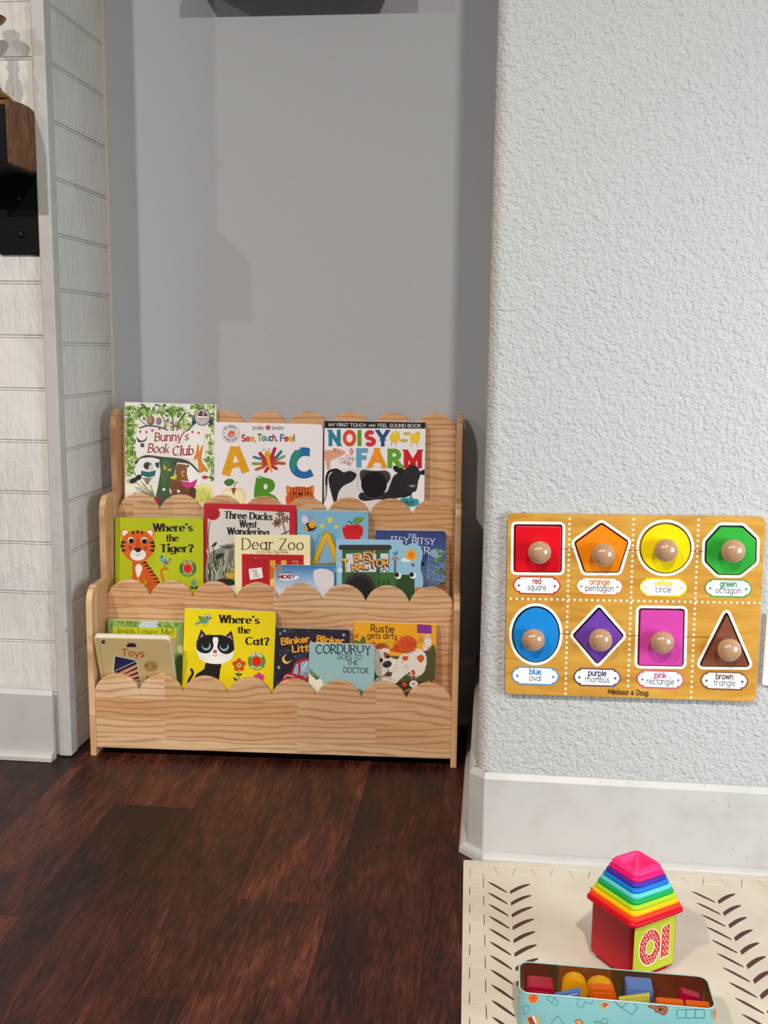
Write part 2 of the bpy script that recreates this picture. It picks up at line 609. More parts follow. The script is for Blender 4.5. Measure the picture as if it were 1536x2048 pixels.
# skeleton letters: capital height 1, x-height 0.66, y up; (advance, strokes)
def _a(*q, n=9):
    return arc(*q, n)
X_ = 0.66
def _bowl(cx=0.29):
    return _a(cx, 0.33, 0.29, 0.33, 0, 360, n=16)
G = {
    'A': (.82, [[(0, 0), (.41, 1)], [(.41, 1), (.82, 0)], [(.15, .35), (.67, .35)]]),
    'B': (.66, [[(.05, 0), (.05, 1)], [(.05, 1), (.34, 1)] + _a(.34, .76, .25, .24, 90, -90) + [(.05, .52)], [(.34, .52)] + _a(.36, .26, .3, .26, 90, -90) + [(.05, 0)]]),
    'C': (.84, [_a(.46, .5, .44, .5, 48, 312, n=16)]),
    'D': (.82, [[(.05, 0), (.05, 1)], [(.05, 1), (.3, 1)] + _a(.3, .5, .5, .5, 90, -90, n=14) + [(.05, 0)]]),
    'E': (.6, [[(.05, 0), (.05, 1)], [(.05, 1), (.56, 1)], [(.05, .52), (.48, .52)], [(.05, 0), (.58, 0)]]),
    'F': (.58, [[(.05, 0), (.05, 1)], [(.05, 1), (.56, 1)], [(.05, .52), (.48, .52)]]),
    'G': (.88, [_a(.46, .5, .44, .5, 48, 330, n=16) + [(.86, .45), (.52, .45)]]),
    'H': (.76, [[(.05, 0), (.05, 1)], [(.71, 0), (.71, 1)], [(.05, .52), (.71, .52)]]),
    'I': (.14, [[(.07, 0), (.07, 1)]]),
    'J': (.48, [[(.42, 1), (.42, .24)] + _a(.22, .24, .2, .24, 0, -170)]),
    'K': (.7, [[(.05, 0), (.05, 1)], [(.64, 1), (.06, .4)], [(.24, .56), (.68, 0)]]),
    'L': (.56, [[(.05, 0), (.05, 1)], [(.05, 0), (.54, 0)]]),
    'M': (.96, [[(.05, 0), (.05, 1)], [(.05, 1), (.48, .22)], [(.48, .22), (.91, 1)], [(.91, 1), (.91, 0)]]),
    'N': (.8, [[(.05, 0), (.05, 1)], [(.05, 1), (.75, 0)], [(.75, 0), (.75, 1)]]),
    'O': (.96, [_a(.48, .5, .45, .5, 0, 360, n=22)]),
    'P': (.64, [[(.05, 0), (.05, 1)], [(.05, 1), (.32, 1)] + _a(.32, .73, .28, .27, 90, -90) + [(.05, .46)]]),
    'R': (.7, [[(.05, 0), (.05, 1)], [(.05, 1), (.32, 1)] + _a(.32, .73, .28, .27, 90, -90) + [(.05, .46)], [(.3, .46), (.68, 0)]]),
    'S': (.64, [_a(.32, .745, .26, .255, 35, 270, n=10) + _a(.32, .245, .29, .245, 90, -145, n=11)]),
    'T': (.74, [[(.37, 0), (.37, 1)], [(0, 1), (.74, 1)]]),
    'U': (.76, [[(.05, 1), (.05, .33)] + _a(.38, .33, .33, .33, 180, 360, n=12) + [(.71, 1)]]),
    'V': (.8, [[(0, 1), (.4, 0)], [(.4, 0), (.8, 1)]]),
    'W': (1.1, [[(0, 1), (.28, 0)], [(.28, 0), (.55, 1)], [(.55, 1), (.82, 0)], [(.82, 0), (1.1, 1)]]),
    'Y': (.78, [[(0, 1), (.39, .46)], [(.39, .46), (.78, 1)], [(.39, .46), (.39, 0)]]),
    'Z': (.7, [[(.04, 1), (.66, 1)], [(.66, 1), (.03, 0)], [(.03, 0), (.68, 0)]]),
    'a': (.64, [_bowl(), [(.58, X_), (.58, 0)]]),
    'b': (.64, [[(.04, 1), (.04, 0)], _bowl(.33)]),
    'c': (.58, [_a(.3, .33, .29, .33, 45, 315, n=13)]),
    'd': (.66, [_bowl(), [(.6, 1), (.6, 0)]]),
    'e': (.62, [[(.02, .35), (.59, .35)] + _a(.3, .33, .29, .33, 4, 318, n=15)]),
    'f': (.4, [_a(.4, .8, .2, .2, 75, 180) + [(.2, 0)], [(0, X_), (.4, X_)]]),
    'g': (.64, [_bowl(), [(.58, X_), (.58, -.08)] + _a(.3, -.08, .28, .22, 0, -155)]),
    'h': (.62, [[(.04, 1), (.04, 0)], _a(.3, .38, .26, .28, 175, 0) + [(.56, 0)]]),
    'i': (.16, [[(.08, X_), (.08, 0)], [(.08, .93), (.08, .95)]]),
    'k': (.56, [[(.04, 1), (.04, 0)], [(.5, X_), (.05, .26)], [(.2, .38), (.54, 0)]]),
    'l': (.14, [[(.07, 1), (.07, 0)]]),
    'm': (.96, [[(.04, X_), (.04, 0)], _a(.26, .4, .22, .26, 175, 0) + [(.48, 0)], _a(.7, .4, .22, .26, 175, 0) + [(.92, 0)]]),
    'n': (.62, [[(.04, X_), (.04, 0)], _a(.3, .38, .26, .28, 175, 0) + [(.56, 0)]]),
    'o': (.64, [_a(.32, .33, .3, .33, 0, 360, n=16)]),
    'p': (.66, [[(.04, X_), (.04, -.3)], _bowl(.34)]),
    'q': (.66, [_bowl(), [(.6, X_), (.6, -.3)]]),
    'r': (.4, [[(.04, X_), (.04, 0)], _a(.28, .38, .24, .28, 175, 60)]),
    's': (.5, [_a(.25, .49, .2, .17, 30, 270, n=8) + _a(.25, .16, .22, .16, 90, -150, n=9)]),
    't': (.42, [[(.2, .92), (.2, .1)] + _a(.34, .12, .14, .12, 180, 290, n=5), [(0, X_), (.4, X_)]]),
    'u': (.62, [[(.04, X_), (.04, .28)] + _a(.3, .28, .26, .28, 180, 355) + [(.56, X_)], [(.56, .3), (.56, 0)]]),
    'v': (.58, [[(0, X_), (.29, 0)], [(.29, 0), (.58, X_)]]),
    'w': (.86, [[(0, X_), (.22, 0)], [(.22, 0), (.43, X_)], [(.43, X_), (.64, 0)], [(.64, 0), (.86, X_)]]),
    'y': (.58, [[(0, X_), (.3, 0)], [(.58, X_), (.2, -.3)]]),
    '!': (.16, [[(.08, 1), (.08, .3)], [(.08, .02), (.08, .05)]]),
    '?': (.52, [_a(.25, .76, .23, .24, 170, -60, n=10) + [(.25, .42), (.25, .28)], [(.25, .02), (.25, .05)]]),
    "'": (.16, [[(.1, 1), (.05, .8)]]),
    ',': (.2, [[(.11, .05), (.04, -.15)]]),
    '.': (.16, [[(.08, .03), (.08, .05)]]),
    '-': (.4, [[(.05, .33), (.35, .33)]]),
    '&': (.6, [[(.58, .05), (.14, .66)] + _a(.27, .78, .15, .17, 215, -20) + [(.1, .32)] + _a(.26, .2, .2, .2, 140, 350)]),
    '2': (.6, [_a(.3, .72, .25, .28, 165, -40) + [(.04, 0), (.58, 0)]]),
    '5': (.6, [[(.5, 1), (.12, 1), (.08, .58)] + _a(.28, .32, .27, .32, 120, -150)]),
}
SERIF_Y = (0.0, X_, 1.0, -0.3)

class Art:
    """Flat print on a surface: shapes are drawn in the picture's own units and laid on a w x h rectangle."""
    DZ = 0.0
    def __init__(self, parent, corners, w, h, ox=0, oy=0, sc=1.0, frame=None, clip=True, base=0.00006, rect=None):
        self.parent, self.w, self.h = parent, w, h
        x0, x1, z0, z1 = rect or (0, w, 0, h)
        self.rect = (x0, x1, z0, z1)
        self.H = homography(corners, [(x0, z1), (x1, z1), (x1, z0), (x0, z0)])
        self.ox, self.oy, self.sc = ox, oy, sc
        self.frame = frame or (lambda s, t, k: (s, -k, t))
        self.clip = clip
        self.base = base
        self.k = 0
        self.n = 0
        self.reset()
    def view(self, ox, oy, sc):
        self.ox, self.oy, self.sc = ox, oy, sc
        return self
    def reset(self):
        self.v, self.f, self.mi, self.mats = [], [], [], []
    def _map(self, p):
        return self.H((self.ox + p[0] / self.sc, self.oy + p[1] / self.sc))
    def _clip(self, q):
        if not self.clip:
            return q
        x0, x1, z0, z1 = self.rect
        e = 0.0004
        for ax, lim, sg in ((0, x0 + e, 1), (0, x1 - e, -1), (1, z0 + e, 1), (1, z1 - e, -1)):
            out = []
            for i in range(len(q)):
                a, b = q[i - 1], q[i]
                ia, ib = (a[ax] - lim) * sg >= 0, (b[ax] - lim) * sg >= 0
                if ia != ib:
                    t = (lim - a[ax]) / (b[ax] - a[ax])
                    out.append((a[0] + (b[0] - a[0]) * t, a[1] + (b[1] - a[1]) * t))
                if ib:
                    out.append(b)
            q = out
            if len(q) < 3:
                return []
        return q
    def _add(self, color, pts):
        m = color if not isinstance(color, str) else ink(color)
        if m not in self.mats:
            self.mats.append(m)
        q = self._clip([self._map(p) for p in pts])
        if len(q) < 3:
            return
        area = sum(q[i - 1][0] * q[i][1] - q[i][0] * q[i - 1][1] for i in range(len(q)))
        if area < 0:
            q = q[::-1]
        n = len(self.v)
        self.n += 1
        d = self.base + self.k * self.DZ + self.n * 0.0000012
        self.v += [self.frame(s, t, d) for s, t in q]
        self.f.append(tuple(range(n, n + len(q))))
        self.mi.append(self.mats.index(m))
    def poly(self, color, pts, up=True):
        if up:
            self.k += 1
        self._add(color, pts)
        return self
    def e(self, color, cx, cy, rx, ry=None, rot=0, n=24, up=True):
        return self.poly(color, ell(cx, cy, rx, ry, rot, n), up)
    def r(self, color, x0, y0, x1, y1, rad=0, up=True):
        return self.poly(color, rrect(x0, x1, y0, y1, rad) if rad else [(x0, y0), (x1, y0), (x1, y1), (x0, y1)], up)
    def blob(self, color, pts, up=True, n=5):
        return self.poly(color, smooth(pts, True, n), up)
    def line(self, color, pts, w, up=True, caps=True, w1=None):
        if up:
            self.k += 1
        w1 = w if w1 is None else w1
        m = len(pts) - 1
        for i in range(m):
            (ax, ay), (bx, by) = pts[i], pts[i + 1]
            wa, wb = (w + (w1 - w) * i / m) / 2, (w + (w1 - w) * (i + 1) / m) / 2
            L = math.hypot(bx - ax, by - ay) or 1e-6
            nx, ny = -(by - ay) / L, (bx - ax) / L
            self._add(color, [(ax + nx * wa, ay + ny * wa), (bx + nx * wb, by + ny * wb), (bx - nx * wb, by - ny * wb), (ax - nx * wa, ay - ny * wa)])
            if (caps or i) and w > 0.5:
                self._add(color, ell(ax, ay, wa, n=8))
        if caps:
            self._add(color, ell(pts[-1][0], pts[-1][1], w1 / 2, n=8))
        return self
    def curve(self, color, pts, w, up=True, w1=None, n=6):
        return self.line(color, smooth(pts, False, n), w, up, True, w1)
    def text(self, s, x, y, size, color, pen='round', wt=0.12, fit=None, rot=0, slant=0.0, track=0.14, colors=None, arcr=None, jig=0.0, up=True, thin=None, nib=18):
        if up:
            self.k += 1
        adv = []
        pos = 0.0
        for ch in s:
            adv.append(pos)
            pos += (0.42 if ch == ' ' else G[ch][0] + track)
        x_lo = min(p[0] for st in G[s[0]][1] for p in st)
        x_hi = adv[-1] + max(p[0] for st in G[s[-1]][1] for p in st)
        total = max(x_hi - x_lo, 0.01)
        sx = 1.0
        if fit:
            sx = (fit - wt * size) / (total * size) if fit > wt * size * 1.5 else 1.0
            adv = [q - x_lo + wt / 2 / sx for q in adv]
        cr, sr = math.cos(math.radians(rot)), math.sin(math.radians(rot))
        rnd = random.Random(len(s) + 3)
        idx = 0
        n0 = n1 = self.n
        for ch, a0 in zip(s, adv):
            if ch == ' ':
                continue
            n1 = max(n1, self.n)
            self.n = n0
            col = colors[idx % len(colors)] if colors else color
            idx += 1
            jy = rnd.uniform(-jig, jig)
            jr = rnd.uniform(-jig, jig) * 0.9
            gw = G[ch][0]
            def tr(p):
                gx, gy = p
                gx, gy = gx - gw / 2, gy
                gx, gy = gx * math.cos(jr) - gy * math.sin(jr), gx * math.sin(jr) + gy * math.cos(jr) + jy
                gx = (gx + gw / 2 + a0 + gy * slant) * size * sx
                gy = gy * size
                if arcr:
                    R, th0 = arcr
                    th = math.radians(th0) + gx / abs(R) * (1 if R > 0 else -1)
                    rr = abs(R) + (gy if R > 0 else -gy)
                    return (x + rr * math.sin(th), y - rr * math.cos(th))
                return (x + gx * cr - (-gy) * sr, y + gx * sr + (-gy) * cr)
            w = wt
            th_ = (wt * 0.22 if thin is None else thin)
            for st in G[ch][1]:
                if pen == 'round':
                    hw = w / 2
                    for i in range(len(st) - 1):
                        (ax, ay), (bx, by) = st[i], st[i + 1]
                        L = math.hypot(bx - ax, by - ay) or 1e-6
                        nx, ny = -(by - ay) / L * hw, (bx - ax) / L * hw
                        self._add(col, [tr(p) for p in ((ax + nx, ay + ny), (bx + nx, by + ny), (bx - nx, by - ny), (ax - nx, ay - ny))])
                        self._add(col, [tr(p) for p in ell(ax, ay, hw, n=8)])
                    self._add(col, [tr(p) for p in ell(st[-1][0], st[-1][1], hw, n=8)])
                elif pen == 'block':
                    hw = w / 2
                    for i in range(len(st) - 1):
                        (ax, ay), (bx, by) = st[i], st[i + 1]
                        L = math.hypot(bx - ax, by - ay) or 1e-6
                        ux, uy = (bx - ax) / L, (by - ay) / L
                        if len(st) == 2 and abs(uy) > 0.3:
                            k = hw / abs(uy)
                            s1 = 1 if uy > 0 else -1
                            qa, qb = (ax - ux / abs(uy) * hw, ay - s1 * hw), (bx + ux / abs(uy) * hw, by + s1 * hw)
                            qq = [(qa[0] - k, qa[1]), (qa[0] + k, qa[1]), (qb[0] + k, qb[1]), (qb[0] - k, qb[1])]
                        else:
                            nx, ny = -uy * hw, ux * hw
                            qq = [(ax + nx, ay + ny), (bx + nx, by + ny), (bx - nx, by - ny), (ax - nx, ay - ny)]
                            if i > 0:
                                self._add(col, [tr(p) for p in ell(ax, ay, hw, n=10)])
                        self._add(col, [tr(p) for p in qq])
                elif pen == 'flat':
                    hw = w / 2
                    for i in range(len(st) - 1):
                        (ax, ay), (bx, by) = st[i], st[i + 1]
                        L = math.hypot(bx - ax, by - ay) or 1e-6
                        ux, uy = (bx - ax) / L, (by - ay) / L
                        nx, ny = -uy * hw, ux * hw
                        ea = hw if (i == 0 and abs(ux * uy) < 0.2) else 0.0
                        eb = hw if (i == len(st) - 2 and abs(ux * uy) < 0.2) else 0.0
                        if len(st) > 2:
                            ea = eb = 0.0
                        if i > 0 or len(st) > 2:
                            self._add(col, [tr(p) for p in ell(ax, ay, hw, n=10)]) if i > 0 else None
                        if abs(ux) > 0.9:
                            sh = hw if ay > 0.95 else (-hw if ay < 0.05 else 0)
                        else:
                            sh = 0
                        self._add(col, [tr((p[0], p[1] - sh)) for p in ((ax + nx - ux * ea * 0, ay + ny), (bx + nx, by + ny), (bx - nx, by - ny), (ax - nx, ay - ny))])
                else:   # 'serif': broad nib held at an angle, with hairline serifs
                    na = math.radians(nib)
                    hx, hy = w / 2 * math.cos(na), w / 2 * math.sin(na)
                    tx, ty = -math.sin(na) * th_ / 2, math.cos(na) * th_ / 2
                    if len(st) == 2 and abs(st[0][1] - st[1][1]) < 0.06 and abs(st[0][0] - st[1][0]) < 0.06:
                        self._add(col, [tr(p) for p in ell(st[0][0], st[0][1] + w * 0.25, w * 0.62, n=12)])
                        continue
                    for i in range(len(st) - 1):
                        pts = []
                        for (px, py) in (st[i], st[i + 1]):
                            for sgn in (1, -1):
                                for sg2 in (1, -1):
                                    pts.append((px + sgn * hx + sg2 * tx, py + sgn * hy + sg2 * ty))
                        self._add(col, [tr(p) for p in hull(pts)])
                    for (pa, pb) in ((st[0], st[1]), (st[-1], st[-2])):
                        if abs(pa[0] - pb[0]) < 0.45 * abs(pa[1] - pb[1]) and any(abs(pa[1] - q) < 0.02 for q in SERIF_Y):
                            ex = w / 2 + 0.075
                            yy = pa[1] + (0.02 if pa[1] > 0.3 else -0.02)
                            self._add(col, [tr(p) for p in ((pa[0] - ex, yy - th_ * .8), (pa[0] + ex, yy - th_ * .8), (pa[0] + ex, yy + th_ * .8), (pa[0] - ex, yy + th_ * .8))])
        self.n = max(n1, self.n)
        return self
    def build(self, name, label=None):
        if not self.f:
            return None
        o = mesh_obj(name, self.v, self.f, self.mats, self.parent, midx=self.mi)
        if label:
            o['label'] = label
        self.reset()
        return o

# ------------------------------------------------------------------ bookcase
BA = Vector((-0.8596, 2.0842, 0.0))
BYAW = math.radians(2.779)
BM = Matrix.Translation(BA) @ Matrix.Rotation(BYAW, 4, 'Z')
BW = 0.8043
bc = empty('bookcase', BA, BYAW)
tag(bc, 'light pine front-facing bookcase with three tiers and scalloped rails', 'bookcase')
def side_profile():
    p = [(0.262, 0.0), (0.262, 0.748)]
    for v0, z1, r in ((0.203, 0.748, 0.036), (0.108, 0.562, 0.034), (0.004, 0.378, 0.034)):
        p.append((v0 + r, z1)) if v0 == 0.203 else p.extend([(v0 + {0.108: 0.095, 0.004: 0.104}[v0], z1), (v0 + r, z1)])
        p += arc(v0 + r, z1 - r * 1.25, r, r * 1.25, 90, 180, 9)[1:]
    p.append((0.004, 0.0))
    return p
TS = 0.0135
for s in (0, 1):
    x0 = 0 if s == 0 else BW - TS
    prism('side_panel', side_profile(), x0, x0 + TS, 'yz', M_PINE_Z, bc, bevel=0.0015)
def scallop(z0, z1, sag=0.036, n=8):
    u0, u1 = TS, BW - TS
    c = (u1 - u0) / n
    R = ((c / 2) ** 2 + sag ** 2) / (2 * sag)
    p = [(u0, z0), (u1, z0)]
    half = math.degrees(math.asin(min(1, (c / 2) / R)))
    for k in range(n - 1, -1, -1):
        cx = u0 + c * (k + 0.5)
        p += arc(cx, z1 - R, R, R, 90 - half, 90 + half, 12)[0 if k == n - 1 else 1:]
    return p
for nm, v0, z0, z1 in (('front_rail', 0.0055, 0.0195, 0.188), ('front_rail', 0.109, 0.105, 0.3745), ('front_rail', 0.2045, 0.29, 0.556), ('back_panel', 0.2495, 0.475, 0.748)):
    prism(nm, scallop(z0, z1), v0, v0 + 0.012, 'xz', M_PINE_X, bc, bevel=0.0014)
for v0, v1, z in ((0.0175, 0.109, 0.12), (0.121, 0.2045, 0.305), (0.2165, 0.2495, 0.49)):
    box('shelf', TS, BW - TS, v0, v1, z - 0.012, z - 0.0002, M_PINE_X, bc)

# ------------------------------------------------------------------ floating shelf above the picture, wall plate
sh = empty('floating_shelf', (-0.4605, YB, 1.679))
tag(sh, 'dark wood floating shelf mounted high on the grey alcove wall', 'shelf')
m_dark = mat('dark_shelf_wood', '#4a3527', 0.5)
setin(m_dark, 'Base Color', ramp(m_dark, noise(m_dark, coord(m_dark, (3, 40, 40)), 2, 4), [(0.3, '#38271c'), (0.7, '#5d4432')]))
box('board', -0.2155, 0.2155, -0.15, -0.001, 0, 0.03, m_dark, sh, bevel=0.002)
box('cleat', -0.19, 0.19, -0.02, -0.001, 0.03, 0.06, m_dark, sh, bevel=0.001)

m_plate = mat('switch_plate_plastic', '#dcdad6', 0.35)
wp = empty('wall_plate', (0.4985, YR, 0.405))
tag(wp, 'white plastic wall plate at the right edge beside the puzzle board', 'wall plate')
v, f = prism_vf(rrect(-0.036, 0.036, -0.062, 0.062, 0.003), -0.0075, -0.0002, 'xz')
mesh_obj('plate', v, f, m_plate, wp, bevel=0.002)
for dz in (-0.02, 0.02):
    v, f = prism_vf(rrect(-0.015, 0.015, dz - 0.014, dz + 0.014, 0.008), -0.0092, -0.007, 'xz')
    s_ = mesh_obj('socket', v, f, m_plate, wp, bevel=0.0006)
    for dx in (-0.0055, 0.0055):
        box('slot', dx - 0.0009, dx + 0.0009, -0.0094, -0.0085, dz - 0.003, dz + 0.006, mat('slot_dark', '#222222', 0.6), s_)
lathe('screw', [(0.0, 0.0088), (0.002, 0.0086), (0.0028, 0.007)], mat('screw_metal', '#b5b2ac', 0.35, 0.8), wp, 12, axis='y')

# ------------------------------------------------------------------ mantel beam, its iron bracket, candlestick
m_beam = mat('rough_mantel_wood', '#5a3a20', 0.55)
gr = noise(m_beam, coord(m_beam, (4, 22, 5)), 3.0, 6, 0.7, 1.6)
setin(m_beam, 'Base Color', ramp(m_beam, gr, [(0.33, '#24130a'), (0.42, '#5e3a1b'), (0.6, '#865729'), (0.8, '#a4723c')]))
setin(m_beam, 'Normal', bump(m_beam, gr, 0.7, 0.004))
XM = -0.9245
ml = empty('mantel_beam', (XM, YF, 1.232))
tag(ml, 'rough dark-brown wooden mantel beam on the chimney breast', 'mantel')
pr = [(-0.128, 0.0), (-0.0015, 0.0), (-0.0015, 0.122)] + [(-0.022, 0.126), (-0.06, 0.1255), (-0.10, 0.122), (-0.120, 0.118), (-0.127, 0.108)]
v, f = prism_vf(pr, -0.001, -1.2, 'yz')
f = [tuple(reversed(q)) for q in f]
mesh_obj('beam', v, f, m_beam, ml, bevel=0.007, segs=3)
m_iron = mat('black_iron', '#050505', 0.6, 0.0, 1.0, Specular_IOR_Level=0.15)
bk = empty('mantel_bracket', (XM, YF, 1.232))
tag(bk, 'black iron strap bracket holding up the mantel beam', 'bracket')
box('wall_leg', -0.087, -0.002, -0.0065, -0.0005, -0.158, -0.0005, m_iron, bk, bevel=0.0012)
box('bottom_leg', -0.087, -0.002, -0.137, -0.0065, -0.0065, -0.0005, m_iron, bk, bevel=0.0012)
box('front_lip', -0.087, -0.002, -0.137, -0.1305, -0.0005, 0.106, m_iron, bk, bevel=0.0012)
for (bx_, bz_) in ((-0.040, -0.118), (-0.043, -0.047)):
    lathe('bolt', [(0.0, 0.0125), (0.004, 0.012), (0.0065, 0.0095), (0.0075, 0.0064)], mat('bolt_iron', '#161616', 0.4, 0.5), bk, 8, (bx_, 0, bz_), axis='y')
m_brass = mat('aged_brass', '#8a6a35', 0.32, 0.85)
setin(m_brass, 'Base Color', ramp(m_brass, noise(m_brass, coord(m_brass), 40, 4), [(0.3, '#5b431f'), (0.7, '#a58145')]))
cs = empty('candlestick', (XM - 0.058, 2.01, 1.358))
tag(cs, 'turned brass candlestick standing on the mantel beam', 'candlestick')
lathe('stem', [(0.040, 0.0), (0.041, 0.004), (0.036, 0.010), (0.024, 0.018), (0.017, 0.030), (0.013, 0.036), (0.018, 0.042), (0.018, 0.047), (0.012, 0.053), (0.016, 0.062), (0.019, 0.075),
               (0.016, 0.088), (0.010, 0.096), (0.009, 0.108), (0.014, 0.116), (0.010, 0.122), (0.012, 0.135), (0.020, 0.140), (0.030, 0.144), (0.036, 0.152), (0.034, 0.153), (0.014, 0.148)], m_brass, cs)
lathe('cup', [(0.0125, 0.146), (0.014, 0.160), (0.0165, 0.176), (0.018, 0.178), (0.0125, 0.176), (0.011, 0.160), (0.0, 0.158)], m_brass, cs)

# ------------------------------------------------------------------ foam mat: a tile with jigsaw edge strips
def m_foam():
    m = mat('cream_foam', '#e2d6c2', 0.78)
    n, l = nodes_of(m)
    w = n.new('ShaderNodeTexWave')
    w.wave_type = 'BANDS'
    w.bands_direction = 'X'
    w.inputs['Scale'].default_value = 95
    l.new(coord(m), w.inputs['Vector'])
    setin(m, 'Normal', bump(m, w.outputs['Fac'], 0.35, 0.0005))
    c = noise(m, coord(m), 9, 4, 0.6)
    d = noise(m, coord(m), 60, 3, 0.7, 2.0)
    cc = ramp(m, c, [(0.3, '#c2b6a3'), (0.7, '#cfc5b4')])
    cc = mixc(m, 0.5, cc, ramp(m, d, [(0.22, '#9b8b78'), (0.30, '#ffffff')]), 'MULTIPLY')
    setin(m, 'Base Color', cc)
    return m
M_FOAM = m_foam()
MZ = 0.0115
MATA = math.radians(1.3)
MO = (-0.0292, 1.703, 0)
G2 = 0.00045
TOPY = [0.0526 + 0.0637 * k for k in range(0, 9)]
SIDE = [-0.1028 - 0.0572 * k for k in range(0, 10)]
def seam_left():
    # going down: points of the seam between left strip and tile
    p = []
    for yc in SIDE:
        p += [(0.034, yc + 0.0125), (0.0115, yc + 0.0150), (0.0110, yc - 0.0135), (0.0340, yc - 0.0125)]
    return p
def seam_top():
    p = []
    for xc in TOPY:
        p += [(xc + 0.0065, -0.0430), (xc, -0.0178), (xc + 0.0376, -0.0178), (xc + 0.0311, -0.0430)]
    return p
LS, TP = seam_left(), seam_top()
XE, YE = TOPY[-1] + 0.05, SIDE[-1] - 0.03
tile = [(XE, YE), (XE, -0.043 - G2)] + [(x + (G2 if i % 4 in (0, 1) else -G2), y - G2) for i, (x, y) in list(enumerate(TP))[::-1]]
tile += [(0.034 + G2, -0.043 - G2), (0.034 + G2, -0.0605)] + [(x + G2, y + (-G2 if i % 4 in (0, 1) else G2)) for i, (x, y) in enumerate(LS)] + [(0.034 + G2, YE)]
def mat_piece(name, outline, label, grp):
    o = prism(name, outline, 0.0004, MZ, 'xy', M_FOAM, None, bevel=0.0009, segs=2)
    o.location = MO
    o.rotation_euler = (0, 0, MATA)
    tag(o, label, 'play mat', grp)
    return o
def ccw(p):
    a = sum(p[i - 1][0] * p[i][1] - p[i][0] * p[i - 1][1] for i in range(len(p)))
    return p if a > 0 else p[::-1]
MT = mat_piece('foam_mat_tile', ccw(tile), 'cream foam play mat tile printed with brown leaf chevrons', None)
left = [(0.0, -0.003), (0.003, 0.0), (0.0315, 0.0), (0.0115, -0.030), (0.0115, -0.0605), (0.034 - G2, -0.0605)] + [(x - G2, y + (G2 if i % 4 in (0, 1) else -G2)) for i, (x, y) in enumerate(LS)] + [(0.034 - G2, YE), (0.0, YE)]
mat_piece('foam_edge_strip', ccw(left), 'cream foam edge strip along the dark floor, joined to the mat', 'edge strips of the foam mat')
topp = [(0.0325, 0.0), (XE, 0.0), (XE, -0.043 + G2)] + [(x + (-G2 if i % 4 in (0, 1) else G2), y + G2) for i, (x, y) in list(enumerate(TP))[::-1]]
topp += [(0.034, -0.043 + G2), (0.034, -0.0600), (0.0121, -0.0600), (0.0121, -0.0302)]
mat_piece('foam_edge_strip', ccw(topp), 'cream foam edge strip along the white baseboard, joined to the mat', 'edge strips of the foam mat')
def leaf(ax, ay, bx, by, hs, bow):
    # hs: heights across the blade from the cut inner end a to the tip b
    up_, dn = [], []
    n = len(hs) - 1
    for i, h in enumerate(hs):
        t = i / n
        x, y = ax + (bx - ax) * t, ay + (by - ay) * t + bow * math.sin(PI * t)
        up_.append((x, y + h / 2))
        dn.append((x, y - h / 2))
    return up_ + dn[::-1]
leaf_me = []
for pts in (leaf(-0.0025, -0.0002, -0.0335, 0.0312, (.0040, .0056, .0068, .0076, .0078, .0076, .0068, .0048, .0008), 0.0006),
            leaf(0.0027, -0.0002, 0.0372, 0.0300, (.0100, .0108, .0112, .0110, .0104, .0094, .0080, .0060, .0024), 0.0030)):
    me = bpy.data.meshes.new('leaf_print')
    me.from_pydata([(px, py, 0.0) for px, py in ccw(pts)], [], [tuple(range(len(pts)))])
    me.materials.append(mat('brown_print', '#4a2622', 0.7))
    leaf_me.append(me)
for xc in (0.0747, 0.2430, 0.4118):
    for k in range(15):
        for me in leaf_me:
            o = bpy.data.objects.new('leaf_print', me)
            COL.objects.link(o)
            o.parent = MT
            o.location = (xc, -0.1035 - 0.0357 * k + (0.004 if xc > 0.4 else 0), MZ + 0.00012)

# ------------------------------------------------------------------ nesting cups
def loft(name, rings, m, parent=None, cap0=True, cap1=True, seg=5, bevel=0):
    # rings: (half side, z, corner radius)
    v, f = [], []
    k = None
    for (hs, z, r) in rings:
        p = rrect(-hs, hs, -hs, hs, min(r, hs * 0.98), seg)
        k = len(p)
        v += [(a, b, z) for a, b in p]
    for j in range(len(rings) - 1):
        for i in range(k):
            i2 = (i + 1) % k
            f.append((j * k + i, j * k + i2, (j + 1) * k + i2, (j + 1) * k + i))
    if cap0:
        f.append(tuple(range(k))[::-1])
    if cap1:
        f.append(tuple((len(rings) - 1) * k + i for i in range(k)))
    return mesh_obj(name, v, f, m, parent, smooth=True)
CUPC = [('red', '#c2001f', 'red'), ('orange', '#f23a1c', 'orange-red'), ('yellow', '#fbb800', 'golden yellow'), ('lime', '#a8c918', 'lime green'), ('green', '#0f9f4a', 'green'), ('aqua', '#5cc4bd', 'aqua'),
        ('blue', '#1173c8', 'bright blue'), ('indigo', '#3a2f9e', 'dark blue'), ('magenta', '#d8126a', 'magenta'), ('pink', '#ee3078', 'pink')]
CUP = (0.2250, 1.4285)
CUPA = math.radians(36)
CZ = MZ + 0.0002
red_cup = None
